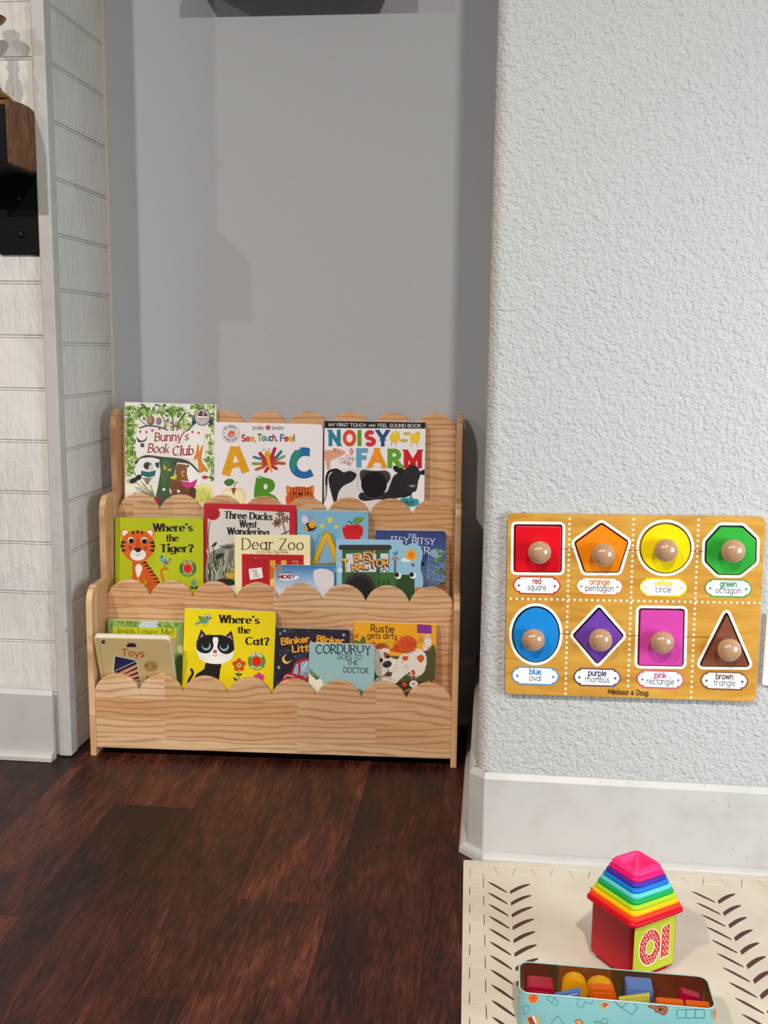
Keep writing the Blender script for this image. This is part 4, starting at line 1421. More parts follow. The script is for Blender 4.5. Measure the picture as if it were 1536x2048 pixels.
# ---- top tier, left: woodland cover
a = book('bunny', 'picture_book', 'tall woodland picture book with a bear reading under a tree, on the top tier', '#e6e2dc', 240, 800, 7.68, rc=0.001, inset=0.002, hinge=0.0)
rnd = random.Random(5)
GRN = ['#6f9a3a', '#87ad4a', '#557f2e', '#9bbd62', '#b4cc7e', '#4d7030']
a.blob('#f1ecd6', [(70, 1250), (300, 1180), (560, 1230), (600, 1600), (80, 1620)])
a.blob('#e4e49a', [(1160, 1330), (1300, 1290), (1420, 1350), (1420, 1560), (1180, 1580)])
def leaves(n, fx, fy, s0, s1):
    for _ in range(n):
        x, y = fx(), fy()
        a.e(rnd.choice(GRN), x, y, rnd.uniform(s0, s1), rnd.uniform(s0, s1) * .62, rnd.uniform(0, 180), 9, up=False)
for lay in range(3):
    a.k += 1
    leaves(60, lambda: 95 + 190 * abs(rnd.gauss(0, .45)), lambda: rnd.uniform(110, 1160), 22, 48)
    leaves(34, lambda: 1450 - 130 * abs(rnd.gauss(0, .45)), lambda: rnd.uniform(90, 1260), 18, 40)
    leaves(26, lambda: rnd.gauss(820, 190), lambda: rnd.gauss(190, 55), 20, 44)
    leaves(12, lambda: rnd.gauss(370, 60), lambda: rnd.gauss(190, 50), 22, 48)
    leaves(14, lambda: rnd.gauss(1200, 70), lambda: rnd.gauss(110, 40), 20, 44)
    leaves(10, lambda: rnd.gauss(950, 90), lambda: rnd.gauss(390, 40), 20, 44)
a.k += 1
br_ = '#4c4438'
for pts, w in ((((740, 480), (690, 440), (560, 405), (420, 395), (300, 430)), 20), (((680, 430), (690, 330), (620, 200)), 12), (((820, 485), (815, 330), (790, 200)), 16), (((870, 485), (910, 330), (1010, 190)), 18), (((1050, 480), (1130, 330), (1180, 240)), 16), (((420, 400), (350, 340), (290, 280)), 10), (((230, 960), (290, 910), (380, 870)), 14)):
    a.curve(br_, list(pts), w, up=False)
a.poly('#ece8e2', [(262, 430), (480, 470), (1280, 470), (1300, 700), (1310, 900), (900, 905), (250, 870), (240, 640)])
a.k += 1
for x, y in ((312, 485), (408, 492), (498, 470), (608, 440), (695, 405), (785, 350), (855, 400), (920, 430), (1025, 470), (1115, 490), (1208, 505)):
    a.e('#c25a6c', x, y, 20, 22, n=12, up=False)
a.e('#8a6a4c', 470, 310, 62, 75); a.e('#a88a68', 455, 300, 40, 52); a.e('#9a7a60', 600, 320, 42, 55); a.e('#5a8ab0', 590, 350, 36, 30)
a.blob('#3c3c3a', [(250, 560), (300, 610), (340, 625), (390, 600), (420, 545), (400, 620), (330, 650), (280, 640)]); a.r('#4a4a4c', 318, 665, 372, 725)
a.e('#30405c', 1140, 330, 32, 60, 25); a.e('#30405c', 1395, 330, 32, 60, -25)
a.e('#30405c', 1265, 262, 124, 130); a.e('#e2deda', 1265, 262, 112, 118); a.e('#5a3a34', 1265, 262, 98, 104); a.e('#e9e6e2', 1265, 262, 88, 94)
a.blob('#5c3a36', [(1195, 240), (1220, 190), (1265, 165), (1310, 190), (1345, 245), (1270, 250)]); a.line('#e9e6e2', [(1280, 170), (1280, 240)], 12)
for i in range(3):
    a.line('#5c3a36', [(1195 + i * 12, 280 + i * 24), (1340 - i * 14, 280 + i * 24)], 10)
# tree, raccoon, bear, squirrel
a.blob('#4a4a3a', [(370, 850), (640, 870), (960, 905), (1100, 970), (1210, 1090), (1190, 1100), (1050, 1000), (930, 960), (640, 915), (430, 880), (240, 985), (225, 975)])
a.poly('#f4f1ea', smooth([(290, 930), (420, 885), (560, 905), (615, 980), (600, 1200), (560, 1260), (250, 1150)], True))
a.poly('#3f5f40', smooth([(620, 905), (850, 915), (860, 1010), (800, 1250), (760, 1400), (860, 1600), (560, 1600), (590, 1300), (625, 1100)], True)); a.blob('#4f7148', [(650, 950), (760, 940), (760, 1100), (680, 1300), (640, 1200)])
a.poly('#f4f1ea', smooth([(920, 975), (1060, 985), (1150, 1060), (1220, 1150), (1240, 1290), (1120, 1300), (1030, 1200), (980, 1100)], True))
a.e('#8f8b85', 430, 1010, 70, 62); a.e('#3c3a3a', 415, 1010, 46, 50); a.e('#d8d2ca', 480, 1040, 40, 46); a.e('#3c3a3a', 440, 1000, 14); a.blob('#3a5560', [(540, 970), (600, 960), (600, 1040), (560, 1030)])
a.poly('#22706c', [(325, 1085), (440, 1105), (555, 1080), (535, 1165), (440, 1190), (320, 1155)]); a.line('#e2ded2', [(330, 1082), (440, 1100), (552, 1076)], 10)
a.curve('#b8b0a4', [(130, 1240), (200, 1250), (290, 1180)], 60, w1=74); a.curve('#2e2c2b', [(185, 1245), (225, 1230)], 74); a.curve('#2e2c2b', [(270, 1200), (300, 1180)], 74)
a.blob('#8f7c68', [(350, 1195), (480, 1195), (550, 1185), (480, 1215), (420, 1300), (370, 1220)])
a.k += 1
for i in range(26):
    a.line(rnd.choice(['#8a7868', '#a2907e', '#6a584c']), [(540, 1490), (540 - rnd.uniform(60, 330), 1490 - rnd.uniform(30, 260))], 6, up=False, caps=False)
a.blob('#8a5a38', [(870, 1000), (950, 985), (1025, 1010), (1030, 1150), (1060, 1250), (1100, 1330), (1160, 1360), (1170, 1450), (1100, 1600), (800, 1600), (790, 1400), (755, 1330), (770, 1260), (840, 1180)])
a.blob('#7a4a2c', [(770, 1280), (860, 1250), (960, 1290), (950, 1350), (860, 1360), (800, 1390)]); a.blob('#55351f', [(1060, 1350), (1130, 1340), (1165, 1400), (1150, 1500), (1070, 1480)]); a.blob('#69432a', [(830, 1420), (950, 1330), (1050, 1400), (1050, 1560), (830, 1580)])
a.e('#c89a6c', 970, 1130, 30, 48); a.e('#2a1a12', 985, 1135, 18, 14); a.e('#5c3a24', 850, 970, 24, 34, 30); a.e('#5c3a24', 1045, 1012, 16, 24, -20)
a.blob('#d9cf3a', [(770, 1190), (820, 1165), (870, 1150), (860, 1210), (800, 1215)]); a.poly('#e0a838', [(675, 985), (725, 1060), (670, 1070)]); a.poly('#e6b64a', [(800, 1050), (725, 1065), (770, 1100)])
a.poly('#cf3288', [(950, 1250), (1080, 1270), (1195, 1210), (1150, 1330), (1070, 1345), (955, 1310)]); a.line('#efe8e2', [(955, 1240), (1080, 1258), (1190, 1202)], 11)
a.blob('#d8842c', [(1165, 820), (1190, 690), (1215, 700), (1220, 810), (1245, 720), (1275, 695), (1265, 800), (1255, 860), (1255, 940), (1310, 1020), (1320, 1060), (1260, 1110), (1215, 1100), (1200, 980), (1145, 930), (1140, 880)])
a.e('#f0e2cc', 1180, 945, 26, 40, -20); a.e('#2a1a12', 1203, 945, 9); a.blob('#f3ece2', [(1255, 1110), (1280, 1120), (1275, 1190), (1250, 1170)]); a.e('#b33a30', 1305, 1185, 46, 26)
a.e('#e8e4dc', 675, 1372, 24); a.e('#e8e4dc', 900, 1400, 24); a.poly('#b02048', [(520, 1490), (640, 1500), (600, 1600), (540, 1590)]); a.k += 1
for i in range(40):
    x = rnd.uniform(1180, 1415)
    a.line(rnd.choice(['#c9c85a', '#b2b448', '#d8d676']), [(x, 1560), (x + rnd.uniform(-50, 50), rnd.uniform(1330, 1480))], 10, up=False, caps=False)
a.build('cover_picture')
a.text("Bunny's", 530, 630, 122, '#9c2a30', 'serif', 0.15, fit=530, rot=-2, slant=0.14, thin=.06, nib=30)
a.text('Book', 425, 800, 128, '#9c2a30', 'serif', 0.15, fit=330, rot=2, slant=0.14, thin=.06, nib=30)
a.text('Club', 800, 850, 135, '#9c2a30', 'serif', 0.15, fit=335, rot=-2, slant=0.14, thin=.06, nib=30)
a.build('cover_title')

# ---- top tier, middle: touch-and-feel alphabet
a = book('abc', 'board_book', 'white alphabet board book with big glossy letters, middle of the top tier', '#e9e6e8', 420, 835, 6.4, hinge=0.0095, rc=0.009)
a.e('#b9b5b8', 267, 207, 118, 118); a.e('#dddadb', 267, 207, 110, 110)
a.text('25 years', 267, 207, 34, '#3a3438', 'round', .16, arcr=(78, -62), fit=150); a.text('priddy books', 267, 207, 30, '#3a3438', 'round', .16, arcr=(-96, 248), fit=225)
a.e('#c85a78', 272, 218, 44, 42); a.e('#d88aa0', 280, 225, 30, 28); a.poly('#d4672a', [(248, 200), (262, 152), (280, 180), (300, 158), (305, 185), (326, 180), (312, 212)]); a.poly('#c05050', star(181, 198, 12)); a.poly('#c05050', star(350, 205, 12))
a.build('badge_print'); a.e('#9c2a48', 743, 130, 32, 30); a.e('#c85a72', 743, 130, 22, 20)
a.build('maker_mark')
a.blob('#c23030', [(700, 520), (800, 470), (860, 560), (850, 610), (770, 600), (700, 630), (660, 610), (670, 530)])
for p, q, w, c in (((640, 460), (690, 520), 46, '#b3203c'), ((560, 505), (650, 530), 34, '#3f7a96'), ((550, 590), (660, 590), 36, '#8a9a3c'), ((590, 665), (690, 630), 38, '#c85a34'), ((710, 690), (745, 640), 42, '#b82038'), ((850, 655), (790, 620), 40, '#b02040'), ((950, 588), (840, 580), 40, '#b85036'), ((950, 495), (860, 540), 34, '#7c9a50'), ((910, 435), (840, 520), 36, '#2f6f92'), ((830, 400), (790, 500), 46, '#b3203c')):
    a.line(c, [p, q], w)
a.curve('#e0a818', [(735, 470), (750, 560), (785, 690)], 56, w1=26); a.e('#e2ac1c', 736, 470, 42, 42); a.curve('#5a4a20', [(720, 430), (700, 405), (670, 425)], 6); a.curve('#5a4a20', [(735, 430), (760, 400), (772, 420)], 6)
a.curve('#7a4a10', [(718, 476), (738, 490), (756, 474)], 6)
a.build('butterfly_picture')
a.e('#e8d79a', 230, 1010, 90, 110); a.e('#e8d79a', 370, 1015, 92, 115); a.e('#f2e8c4', 235, 1020, 66, 90); a.e('#f2e8c4', 365, 1025, 66, 92); a.poly('#8a5228', [(270, 902), (338, 900), (302, 1000)]); a.line('#5c4a30', [(310, 890), (330, 830), (350, 826)], 10)
a.blob('#3f7a2c', [(180, 830), (220, 790), (290, 790), (310, 830), (270, 872), (215, 872)])
a.build('apple_picture')
a.poly('#cf5a1c', smooth([(972, 905), (990, 872), (1045, 895), (1110, 885), (1195, 885), (1255, 895), (1312, 868), (1335, 905), (1325, 980), (1338, 1050), (1290, 1130), (1020, 1130), (968, 1050), (985, 980)], True, 4)); a.e('#e08a30', 1010, 915, 34, 40); a.e('#e08a30', 1300, 915, 30, 38)
for x in (1030, 1065, 1105, 1140, 1180, 1215, 1260, 1290):
    a.line('#6a2a14', [(x, 890), (x + 4, 1080)], 10, up=False)
a.poly('#20140f', [(1120, 965), (1195, 965), (1158, 1005)]); a.e('#20140f', 1080, 970, 15); a.e('#20140f', 1245, 970, 13)
a.build('cover_picture')
a.poly('#dfa11a', [(265, 365), (375, 362), (508, 685), (408, 720), (372, 630), (285, 650), (255, 755), (145, 725)]); a.poly('#e9e6e8', [(322, 475), (366, 568), (292, 580)])
a.k += 1
for q in (((210, 590), (265, 560)), ((205, 665), (240, 645)), ((380, 490), (415, 470)), ((395, 600), (440, 560))):
    a.line('#a8720c', list(q), 8, up=False)
Cc = smooth([(1280, 395), (1180, 380), (1080, 430), (1025, 530), (1020, 640), (1070, 730), (1160, 775), (1250, 775), (1328, 745)], False) + smooth([(1285, 655), (1230, 690), (1160, 680), (1115, 620), (1120, 560), (1165, 505), (1220, 490), (1275, 500)], False)
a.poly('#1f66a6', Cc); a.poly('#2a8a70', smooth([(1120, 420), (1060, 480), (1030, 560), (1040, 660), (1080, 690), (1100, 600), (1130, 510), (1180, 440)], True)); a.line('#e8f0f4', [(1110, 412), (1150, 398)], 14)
a.poly('#4b8f1e', smooth([(598, 770), (700, 768), (800, 800), (832, 870), (800, 940), (760, 965), (840, 1010), (860, 1080), (580, 1080)], True, 3)); a.r('#4b8f1e', 586, 775, 650, 1080); a.e('#e9e6e8', 712, 885, 26, 34)
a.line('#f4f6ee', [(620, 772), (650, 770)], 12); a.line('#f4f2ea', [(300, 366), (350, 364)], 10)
a.build('touch_letters')
a.text('priddy', 545, 152, 46, '#4a4446', 'round', .13, fit=145); a.text('books', 795, 152, 46, '#4a4446', 'round', .13, fit=148)
a.text('See,', 402, 302, 80, '', 'round', .23, fit=190, colors=['#b02030', '#c05a3a', '#e0a020', '#d8902a']); a.text('Touch,', 605, 295, 80, '', 'round', .23, fit=262, colors=['#3f8a3c', '#3f7a46', '#5aa0c0', '#303a78', '#a82838', '#a82838']); a.text('Feel', 895, 300, 80, '', 'round', .23, fit=190, colors=['#3c6ea0', '#b83a30', '#e0a828', '#3c8a50'])
a.build('cover_title')

# ---- top tier, right: farm animals
a = book('noisy', 'board_book', 'white farm board book with a black and white cow, right on the top tier', '#e9e7ea', 640, 830, 6.982, rc=0.007, spine='#121010')
a.poly('#121010', [(60, 80), (1475, 100), (1480, 190), (60, 182)])
a.blob('#d8a088', [(30, 505), (180, 490), (190, 460), (215, 480), (240, 465), (350, 510), (345, 545), (260, 590), (190, 620), (150, 640), (140, 740), (110, 765), (85, 700), (75, 640), (30, 640)]); a.e('#b87a68', 205, 485, 18, 28, -30); a.e('#5a3a30', 262, 518, 9)
for i, r_ in enumerate((20, 45, 72)):
    a.line(('#d0b0a8', '#b87a70', '#a85a50')[i], arc(400 - r_ * .2, 510, r_, r_ * .85, -50, 50, 8), 14)
a.e('#e6c23a', 1045, 315, 72, 78); a.e('#ecd050', 1068, 262, 46, 44); a.poly('#b87a20', [(1105, 285), (1118, 298), (1100, 300)]); a.e('#2a2010', 1085, 280, 8); a.line('#a87a28', [(1000, 385), (995, 435)], 9); a.line('#a87a28', [(1055, 385), (1062, 435)], 9)
a.e('#e6c62a', 1325, 325, 72, 72); a.e('#ecd03c', 1362, 270, 42, 40); a.e('#2a2010', 1365, 260, 8); a.line('#a87a28', [(1275, 390), (1275, 445)], 9); a.line('#a87a28', [(1350, 390), (1372, 440)], 9)
a.r('#c8b060', 1165, 238, 1270, 280, 18); a.e('#c8b060', 1172, 358, 60, 26)
# cow
a.blob('#d8d3d6', [(100, 800), (300, 760), (560, 745), (900, 790), (1000, 830), (1000, 1100), (850, 1180), (800, 1300), (650, 1300), (560, 1180), (300, 1190), (240, 1190), (200, 1300), (150, 1100), (110, 950)])
blk = '#1d1c1e'
a.blob(blk, [(130, 850), (240, 755), (330, 800), (420, 780), (510, 830), (460, 920), (330, 990), (260, 1080), (230, 1200), (190, 1200), (150, 1060), (125, 950)])
a.curve(blk, [(230, 765), (130, 790), (92, 880), (90, 990)], 44, w1=30); a.curve('#8a8684', [(90, 1000), (85, 1110), (60, 1210)], 36, w1=18)
a.blob('#3c3236', [(580, 770), (760, 780), (930, 780), (985, 850), (960, 930), (900, 960), (700, 900), (600, 960), (560, 870)])
a.blob(blk, [(540, 1120), (600, 1080), (760, 1130), (900, 1080), (940, 1060), (990, 940), (1040, 840), (1150, 800), (1230, 850), (1290, 1080), (1220, 1140), (1080, 1160), (960, 1180), (800, 1180), (640, 1200), (560, 1180)])
a.blob('#161516', [(1020, 730), (1060, 705), (1150, 740), (1190, 780), (1180, 830), (1100, 815), (1040, 780)]); a.blob('#161516', [(1380, 800), (1430, 770), (1480, 760), (1480, 830), (1400, 830)])
a.blob('#232224', [(1180, 780), (1220, 710), (1300, 690), (1370, 740), (1400, 830), (1370, 930), (1350, 1040), (1310, 1075), (1230, 1060), (1210, 960), (1170, 870)]); a.e('#8a8684', 1290, 990, 46, 18); a.e('#0c0c0c', 1222, 860, 14); a.e('#0c0c0c', 1365, 870, 12)
a.line('#6a6668', ell(755, 940, 235, 225, 0, 40), 4); a.e('#050505', 755, 968, 180, 178, 0, 40)
a.blob('#2f98a4', [(1120, 1180), (1180, 1150), (1240, 1160), (1275, 1105), (1300, 1165), (1370, 1180), (1380, 1240), (1320, 1275), (1200, 1280), (1140, 1230)])
a.build('cover_picture')
a.text('MY FIRST TOUCH', 122, 158, 44, '#e6e2dc', 'round', .15, fit=520, rot=.6); a.text('AND', 676, 162, 32, '#e6e2dc', 'round', .15, fit=100, rot=.6); a.text('FEEL SOUND BOOK', 806, 166, 44, '#e6e2dc', 'round', .15, fit=605, rot=.6)
for ch, x, y, s_, fw, c in (('N', 118, 432, 226, 172, '#1f7f96'), ('O', 315, 436, 228, 195, '#d8481c'), ('I', 535, 432, 222, 62, '#4f9a1c'), ('S', 622, 438, 226, 158, '#cf2a38'), ('Y', 786, 436, 228, 180, '#234a80')):
    a.text(ch, x + (4 if ch == 'I' else 0), y - 26, s_ - 52, c, 'block', .32, fit=fw if ch != 'I' else None)
for ch, x, y, s_, fw, c in (('F', 512, 732, 268, 190, '#5f9fc4'), ('A', 668, 738, 276, 255, '#e8951a'), ('R', 945, 740, 270, 205, '#5fa028'), ('M', 1172, 742, 260, 248, '#c8101c')):
    a.text(ch, x, y - 30, s_ - 60, c, 'block', .30, fit=fw)
a.text('Oink!', 350, 610, 56, '#a86058', 'round', .12, fit=135, rot=14); a.text('Oink!', 268, 655, 66, '#a86058', 'round', .12, fit=175, rot=20); a.text('Moo!', 1178, 1252, 66, '#2a2420', 'round', .13, fit=135, rot=-2)
a.build('cover_title')

# ---- middle tier
DID = dict(pen='serif', wt=0.28, thin=0.04, nib=8, track=0.20)
a = book('tiger', 'board_book', 'lime green board book with a smiling orange tiger', '#adb70c', 220, 1025, 7.68, hinge=0.0095, rc=0.007, inset=0.0012, back='#6f9a70', pages=mat('green_pages', '#7d9f7c', .7))
org, blk2 = '#d0601c', '#20120e'
a.e('#d8701e', 228, 315, 66, 66); a.e('#ece3da', 232, 318, 46, 48); a.e('#d8701e', 615, 318, 68, 64); a.e('#ece3da', 610, 318, 46, 48)
a.blob('#cb5a18', [(360, 740), (550, 745), (620, 860), (720, 980), (765, 1080), (760, 1250), (600, 1300), (440, 1200), (330, 1150), (345, 950)])
a.poly('#adb70c', [(430, 1000), (470, 1080), (500, 1130), (450, 1090), (415, 1070)]); a.poly('#adb70c', [(520, 1020), (570, 1070), (540, 1110)])
a.poly(org, smooth([(165, 520), (200, 390), (290, 300), (420, 275), (560, 300), (650, 390), (690, 520), (640, 650), (540, 735), (420, 765), (310, 735), (210, 640)], True, 8))
a.poly('#c2451a', [(425, 335), (475, 555), (378, 555)])
for t3 in (((320, 302), (375, 285), (368, 345)), ((396, 280), (450, 278), (420, 338)), ((470, 290), (520, 300), (480, 345)), ((185, 425), (258, 468), (168, 478)), ((163, 485), (245, 520), (165, 540)), ((175, 562), (260, 575), (192, 610)), ((668, 430), (590, 470), (682, 485)), ((690, 490), (605, 522), (690, 548)), ((688, 565), (592, 575), (668, 615))):
    a.poly(blk2, list(t3), up=False)
a.k += 1
a.e('#a83a44', 313, 540, 30, 32); a.e('#a83a44', 545, 545, 30, 32)
a.poly('#e9e4dc', smooth([(310, 640), (350, 580), (430, 560), (510, 580), (550, 640), (520, 710), (430, 738), (340, 710)], True, 8))
a.poly(blk2, smooth([(370, 555), (430, 545), (485, 555), (470, 590), (430, 615), (390, 590)], True)); a.line(blk2, arc(428, 628, 32, 34, 10, 170, 8), 7)
for x, y in ((318, 425), (528, 430)):
    a.e('#efe4de', x, y, 46, 50); a.e('#0c0808', x + 8 if x < 400 else x + 2, y + 12, 40, 38)
a.k += 1
for x, y in ((350, 605), (375, 602), (345, 625), (370, 635), (490, 605), (510, 602), (485, 632), (512, 628)):
    a.e(blk2, x, y, 5, n=8, up=False)
a.poly('#ece6dc', smooth([(440, 790), (490, 830), (490, 890), (430, 1000), (392, 890), (395, 825)], True))
for i, (x, y) in enumerate(((480, 770), (505, 815), (545, 855), (575, 905), (605, 955), (635, 1010), (660, 1060))):
    a.poly(blk2, [(x, y + 18), (x + 68 + i * 4, y - 22 + i * 2), (x + 88 + i * 3, y + 12 + i)], up=False)
a.build('tiger_picture')
a.curve('#c8641c', [(840, 1090), (805, 990), (790, 900), (820, 870), (885, 865)], 36)
a.blob('#5f9aa0', [(770, 670), (810, 650), (850, 690), (860, 760), (905, 790), (845, 805), (790, 760), (765, 710)]); a.poly('#b03a40', [(850, 710), (910, 805), (840, 780)]); a.poly('#4a8a94', [(890, 770), (905, 700), (960, 720)]); a.e('#efe9dc', 815, 685, 18, 24); a.e('#101010', 806, 684, 15, 18); a.line('#3a2a20', [(828, 805), (830, 850)], 7); a.line('#3a2a20', [(856, 810), (858, 850)], 7)
a.build('bird_picture')
a.e('#3c6e40', 1195, 858, 132, 128, 0, 32); a.e('#c9a860', 1195, 858, 78, 78, 0, 28); a.e('#d01018', 1195, 858, 66, 66, 0, 28)
a.text('Felt flaps', 1195, 858, 38, '#c9c890', 'round', .18, arcr=(88, -48), fit=145); a.text('and a mirror', 1195, 858, 32, '#c9c890', 'round', .18, arcr=(-112, 228), fit=185)
a.build('round_badge')
a.blob('#5a9494', [(1250, 1060), (1270, 1045), (1290, 1025), (1315, 1050), (1330, 1050), (1320, 1105), (1290, 1120), (1255, 1105)]); a.blob('#3c4a24', [(1235, 1130), (1280, 1140), (1285, 1175), (1245, 1175)]); a.blob('#3c4a24', [(1350, 1130), (1300, 1140), (1298, 1175), (1340, 1175)]); a.build('tulip_picture'); a.e('#c0581c', 1060, 1075, 24, 30)
a.build('cover_picture')
a.text("Where's", 655, 286, 112, '#1c1210', fit=620, **DID); a.text('the', 852, 440, 100, '#1c1210', fit=205, **DID); a.text('Tiger?', 762, 605, 112, '#1c1210', fit=520, **DID)
a.build('cover_title')

a = book('ducks', 'picture_book', 'red-bordered picture book with a grey meadow scene, behind the cream book', '#b8202c', 400, 1000, 6.4, rc=0.001, inset=0.002, spine='#8f1822')
a.poly('#d2cdc8', [(100, 238), (245, 110), (1145, 158), (1140, 1300), (100, 1300)]); a.e('#b31f2a', 165, 175, 92, 85); a.line('#5c1418', smooth([(95, 110), (120, 200), (165, 235), (210, 200), (235, 110)], False), 5); a.line('#5c1418', ell(160, 165, 50, 52), 5); a.line('#5c1418', [(140, 190), (160, 140), (180, 190)], 5)
a.blob('#8f8d80', [(100, 720), (200, 640), (320, 600), (450, 580), (450, 1060), (100, 1060)]); a.k += 1
for i in range(70):
    x = rnd.uniform(105, 440); y = rnd.uniform(760, 1050)
    a.line(rnd.choice(['#3c4a34', '#586a48', '#aab0a0', '#2c3228', '#74805c', '#c8c8be']), smooth([(x, y), (x + rnd.uniform(-20, 20), y - 80), (x + rnd.uniform(-55, 55), y - rnd.uniform(130, 220))], False, 3), rnd.uniform(5, 12), up=False)
a.curve('#3a4634', [(130, 1040), (120, 700), (105, 500), (125, 270)], 8); a.blob('#2c3a30', [(150, 590), (190, 545), (220, 540), (190, 590)]); a.blob('#25322c', [(190, 740), (230, 690), (310, 685), (260, 745)])
for i in range(9):
    a.line('#54503c', [(345 + 8 * math.cos(i), 620), (345 + (i - 4) * 22, 560 + abs(i - 4) * 8)], 9, up=False)
a.curve('#a8a898', [(345, 640), (350, 700), (310, 900)], 28); a.blob('#c8a828', [(320, 960), (360, 930), (400, 940), (450, 920), (450, 1000), (370, 1000)]); a.blob('#c8a020', [(380, 885), (420, 868), (450, 880), (450, 905), (400, 900)]); a.blob('#8a4a34', [(290, 990), (340, 1000), (320, 1030)]); a.blob('#20241e', [(200, 1060), (260, 1010), (420, 1020), (450, 1080), (230, 1085)])
a.curve('#4a4438', [(1105, 450), (1080, 360), (1060, 290)], 12)
for x, y in ((1000, 270), (1030, 175), (1095, 240), (985, 300)):
    for q in range(6):
        a.e('#6a2c24', x + 34 * math.cos(q * 1.05), y + 30 * math.sin(q * 1.05), 26, 9, q * 60, 8, up=False)
a.k += 1; a.e('#c8a040', 1000, 272, 8); a.e('#c8a040', 1092, 242, 8); a.line('#3c3a30', [(1040, 440), (1110, 410), (1140, 395)], 10)
a.build('cover_picture')
dd = dict(DID); dd['wt'] = 0.25
a.text('Three Ducks', 305, 228, 84, '#1a1614', fit=625, rot=2.4, **dd); a.text('Went', 500, 342, 84, '#1a1614', fit=232, rot=2.4, **dd); a.text('Wandering', 345, 432, 80, '#1a1614', fit=540, rot=2.2, **dd)
a.build('cover_title')

a = book('bee', 'board_book', 'light blue board book with a bumblebee and red apple', '#79aecb', 540, 1010, 6.982, rc=0.006)
a.e('#8a94c0', 555, 180, 48, 46, 30); a.e('#c9cbd8', 488, 205, 48, 60, -25); a.poly('#2c241a', smooth([(480, 300), (540, 240), (640, 290), (630, 340), (560, 368), (490, 350)], True)); a.line('#e0a828', [(495, 290), (520, 345)], 26); a.line('#e0a828', [(478, 320), (500, 358)], 14); a.e('#e8a820', 590, 270, 50, 52); a.line('#3a2a10', arc(592, 270, 28, 26, 15, 150, 7), 6); a.e('#2c241a', 580, 245, 6); a.e('#2c241a', 612, 245, 6)
a.build('bee_picture')
for x, y, r_ in ((838, 210, 55), (728, 290, 44), (925, 302, 36)):
    a.poly('#e8cf3c', star(x, y, r_, r_ * .5)); a.e('#8a7a20', x, y, r_ * .12, n=10)
a.build('star_picture')
a.e('#a9b4c8', 1150, 378, 155, 118); a.blob('#c40f1a', [(1010, 340), (1060, 275), (1150, 285), (1230, 270), (1295, 320), (1295, 400), (1250, 470), (1190, 500), (1100, 500), (1040, 450)]); a.curve('#1c1210', [(1098, 228), (1130, 250), (1150, 285)], 14); a.poly('#4f8a34', smooth([(1155, 265), (1180, 190), (1300, 170), (1280, 230), (1200, 270)], True)); a.line('#a8c878', [(1165, 260), (1290, 180)], 6); a.e('#e05a5a', 1050, 300, 18, 14, -40)
a.build('apple_picture')
a.poly('#6f7a48', [(560, 830), (700, 500), (740, 390), (795, 365), (850, 400), (930, 560), (930, 860), (560, 860)]); a.poly('#dca91a', [(578, 820), (730, 440), (760, 395), (790, 378), (825, 395), (850, 440), (930, 640), (930, 860), (900, 780), (790, 480), (645, 820)]); a.poly('#82a9c4', [(790, 490), (900, 800), (660, 820)])
a.build('cover_picture')
a.text('the shape of the tracks', 583, 720, 26, '#2f4a5c', 'round', .12, fit=330, rot=-69); a.text('and feel', 865, 400, 26, '#2f4a5c', 'round', .12, fit=115, rot=66)
a.build('cover_title')

gm = grad('night_blue_print', [(0.0, '#2a3a3a'), (0.25, '#4a6890'), (0.5, '#5a80b0'), (0.75, '#3a5a9a'), (1.0, '#30407c')], 0.1827, 0.35)
a = book('itsy', 'board_book', 'dark blue board book with a spider web and ivy, at the right end', gm, 665, 1055, 6.4, rc=0.009, back='#8f8a84', spine='#3a4a80')
a.e('#8fa4c4', 1330, 330, 90, 60); a.k += 1
for i in range(30):
    x, y = rnd.gauss(1390, 40), rnd.choice([330, 420, 560, 600, 720]) + rnd.gauss(0, 24)
    a.poly(rnd.choice(['#4f7a34', '#37602c', '#6a9444', '#2a4a28']), star(x, y, rnd.uniform(22, 44), 14, rnd.uniform(0, 90)), up=False)
a.blob('#8a4a34', [(1340, 730), (1440, 740), (1440, 820), (1370, 800)])
wc = '#b9c4d4'
c0 = (1215, 640)
ends = [(1232, 345), (1450, 445), (1450, 690), (1250, 800), (1150, 740), (1140, 560)]
for q in ends:
    a.line(wc, [c0, q], 4, up=False)
for s_ in (0.35, 0.6, 0.85):
    pp = [(c0[0] + (x - c0[0]) * s_, c0[1] + (y - c0[1]) * s_) for x, y in ends]
    a.line(wc, pp + [pp[0]], 3.5, up=False)
a.e('#101418', 1160, 465, 18, 24)
a.build('cover_picture')
sr = dict(pen='serif', wt=0.15, thin=0.05, nib=10, track=0.16)
a.text('THE', 965, 118, 38, '#d5d8e0', fit=112, rot=1, **sr); a.text('ITSY BITSY', 752, 190, 76, '#d5d8e0', fit=562, rot=3, **sr); a.text('SPIDER', 800, 318, 84, '#d5d8e0', fit=448, rot=2.5, **sr)
a.build('cover_title')

